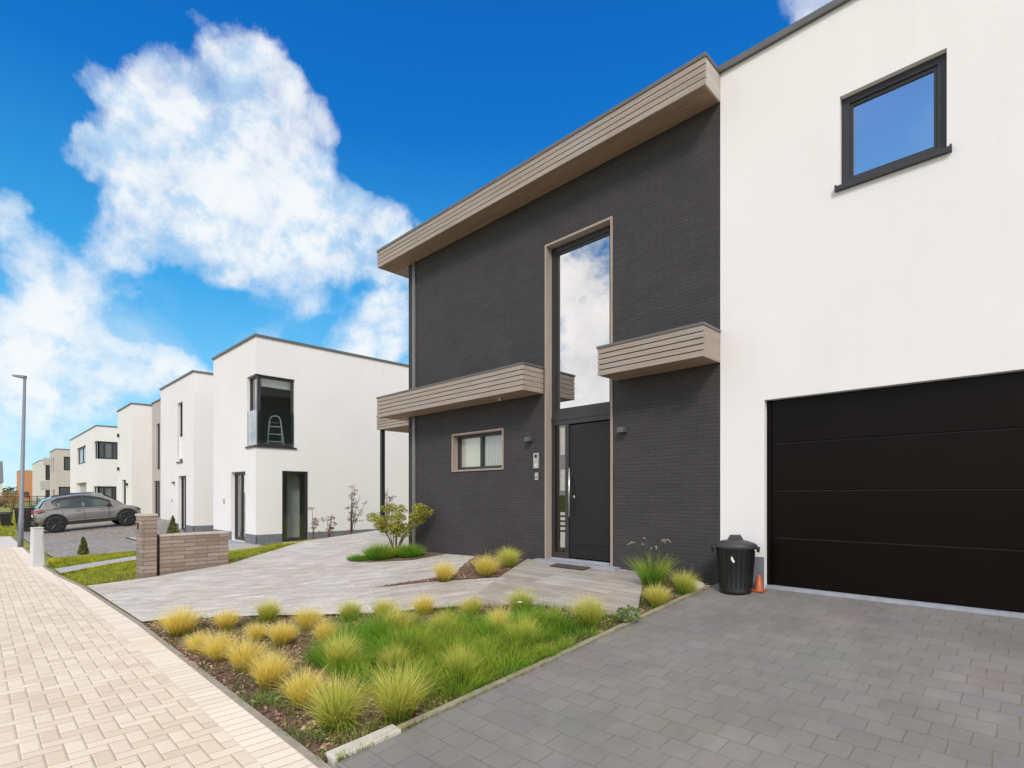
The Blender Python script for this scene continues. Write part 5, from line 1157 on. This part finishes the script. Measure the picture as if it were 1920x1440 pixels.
def bush(name, x, y, r, h, m, label, seed, n=900):
    rr = random.Random(seed); t = thing(name, label, 'bush', (x, y, 0)); st = MB()
    for k in range(6): a_ = rr.uniform(0, 6.28); st.tube([(0, 0, 0), (r * .4 * math.cos(a_), r * .4 * math.sin(a_), h * .7)], [.03, .01], 5)
    st.build('stem', M['bark'], t, local=True); lv = MB()
    for k in range(14): a_ = rr.uniform(0, 6.28); q = rr.uniform(0, .65) * r; leaf_clump(lv, (q * math.cos(a_), q * math.sin(a_), h * rr.uniform(.35, .8)), (r * .38, r * .38, h * .22), n // 14, .07, rr)
    lv.build('crown', M[m], t, local=True)
bush('garden_bush', -60, 4.3, 1.2, 1.5, 'leaf_dark', 'dark green round bush between the lamp post and the grey car', 81)
bush('garden_bush', -50.5, 5.3, .8, 1.3, 'leaf_pale', 'light green bush below the corner windows behind the grey car', 82)
bush('garden_bush', -70, 2.6, 1.4, 2.2, 'leaf_rust', 'rusty orange bush at the far left edge of the street', 83)
bush('garden_bush', -95, 3.0, 2.0, 2.3, 'leaf_rust', 'rusty bush farther off, right of the nearer rusty one', 84)
# lawn blades
def lawn(name, poly, n, label, hmin=.03, hmax=.09, w=.006, seed=91):
    pts = scatter(poly, n, seed); rg = np.random.default_rng(seed); z = np.array([gz(x, y) - .045 for x, y in pts])
    o = blades_mesh(name, np.column_stack([pts, z]), rg.uniform(hmin, hmax, n) + .04, np.clip(rg.normal(.4, .25, n), 0, 1), rg.uniform(0, 6.28, n), rg.uniform(w * .7, w * 1.3, n), M['lawn'], seed, 2, .5)
    tag(o, label, 'grass', kind='stuff')
lawn('lawn_grass', [(-12.35, 1.5), (-12.6, 2.3), (-12.6, 3.8), (-14.4, 6.7), (-14.5, 8.6), (-17.0, 8.8), (-16.3, 3.1), (-14.75, 1.3)], 16000, 'bright grass between the forecourt and the grey path', .03, .07, .008, 91)
lawn('lawn_grass', [(-15.9, 1.3), (-17.7, 3.2), (-18.9, 4.1), (-19.2, 4.1), (-18.2, 1.4), (-17.5, 1.3)], 5000, 'grass strip between the grey path and the neighbouring drive', .03, .08, .009, 92)
lawn('lawn_grass', [(-29.9, -.8), (-29.9, 1.3), (-34, 1.3), (-34, 3), (-60, 4), (-60, -.8)], 12000, 'yellowish verge grass beyond the lamp post', .04, .12, .02, 93)
lawn('lawn_grass', [(-18.55, 6.9), (-17.05, 6.9), (-17.0, 11.5), (-18.55, 11.5)], 3500, 'rough grass along the foot of the white side wall', .03, .10, .01, 94)
# white flower in the bed
wf = thing('daisy', 'single white daisy in the green growth near the terrace', 'flower', (-4.05, 4.18, gz(-4.05, 4.18)))
a = MB(); a.tube([(0, 0, 0), (.01, 0, .1), (0, .01, .19)], .003, 5); a.build('stem', M['leaf_dark'], wf, local=True)
a = MB()
for k in range(10): an = 2 * math.pi * k / 10; u = Vector((math.cos(an), math.sin(an), .25)); v_ = Vector((-math.sin(an), math.cos(an), 0)); c0 = Vector((0, .01, .19)); a.add([c0, c0 + u * .02 + v_ * .008, c0 + u * .034, c0 + u * .02 - v_ * .008], [(0, 1, 2, 3)])
a.build('petals', M['sticker'], wf, local=True)
gp = thing('leafy_plant', 'small leafy green plant at the terrace corner by the driveway', 'plant', (-3.02, 4.72, gz(-3, 4.72))); lv = MB(); leaf_clump(lv, (0, 0, .09), (.13, .12, .08), 160, .03, random.Random(5)); lv.build('leaves', M['leaf_pale'], gp, local=True)
st = MB(); st.tube([(0, 0, -.02), (0, 0, .12)], .006, 5); st.build('stem', M['leaf_dark'], gp, local=True)
# far tree line
rr = random.Random(99); lv = MB()
for k in range(150):
    x = rr.uniform(-420, -330); y = rr.uniform(-60, 160); leaf_clump(lv, (x, y, 2.5), (5, 5, rr.uniform(2, 4)), 40, 1.1, rr)
o = lv.build('distant_trees', M['leaf_dark']); tag(o, 'low distant tree line beyond the end of the street', 'trees', kind='stuff')
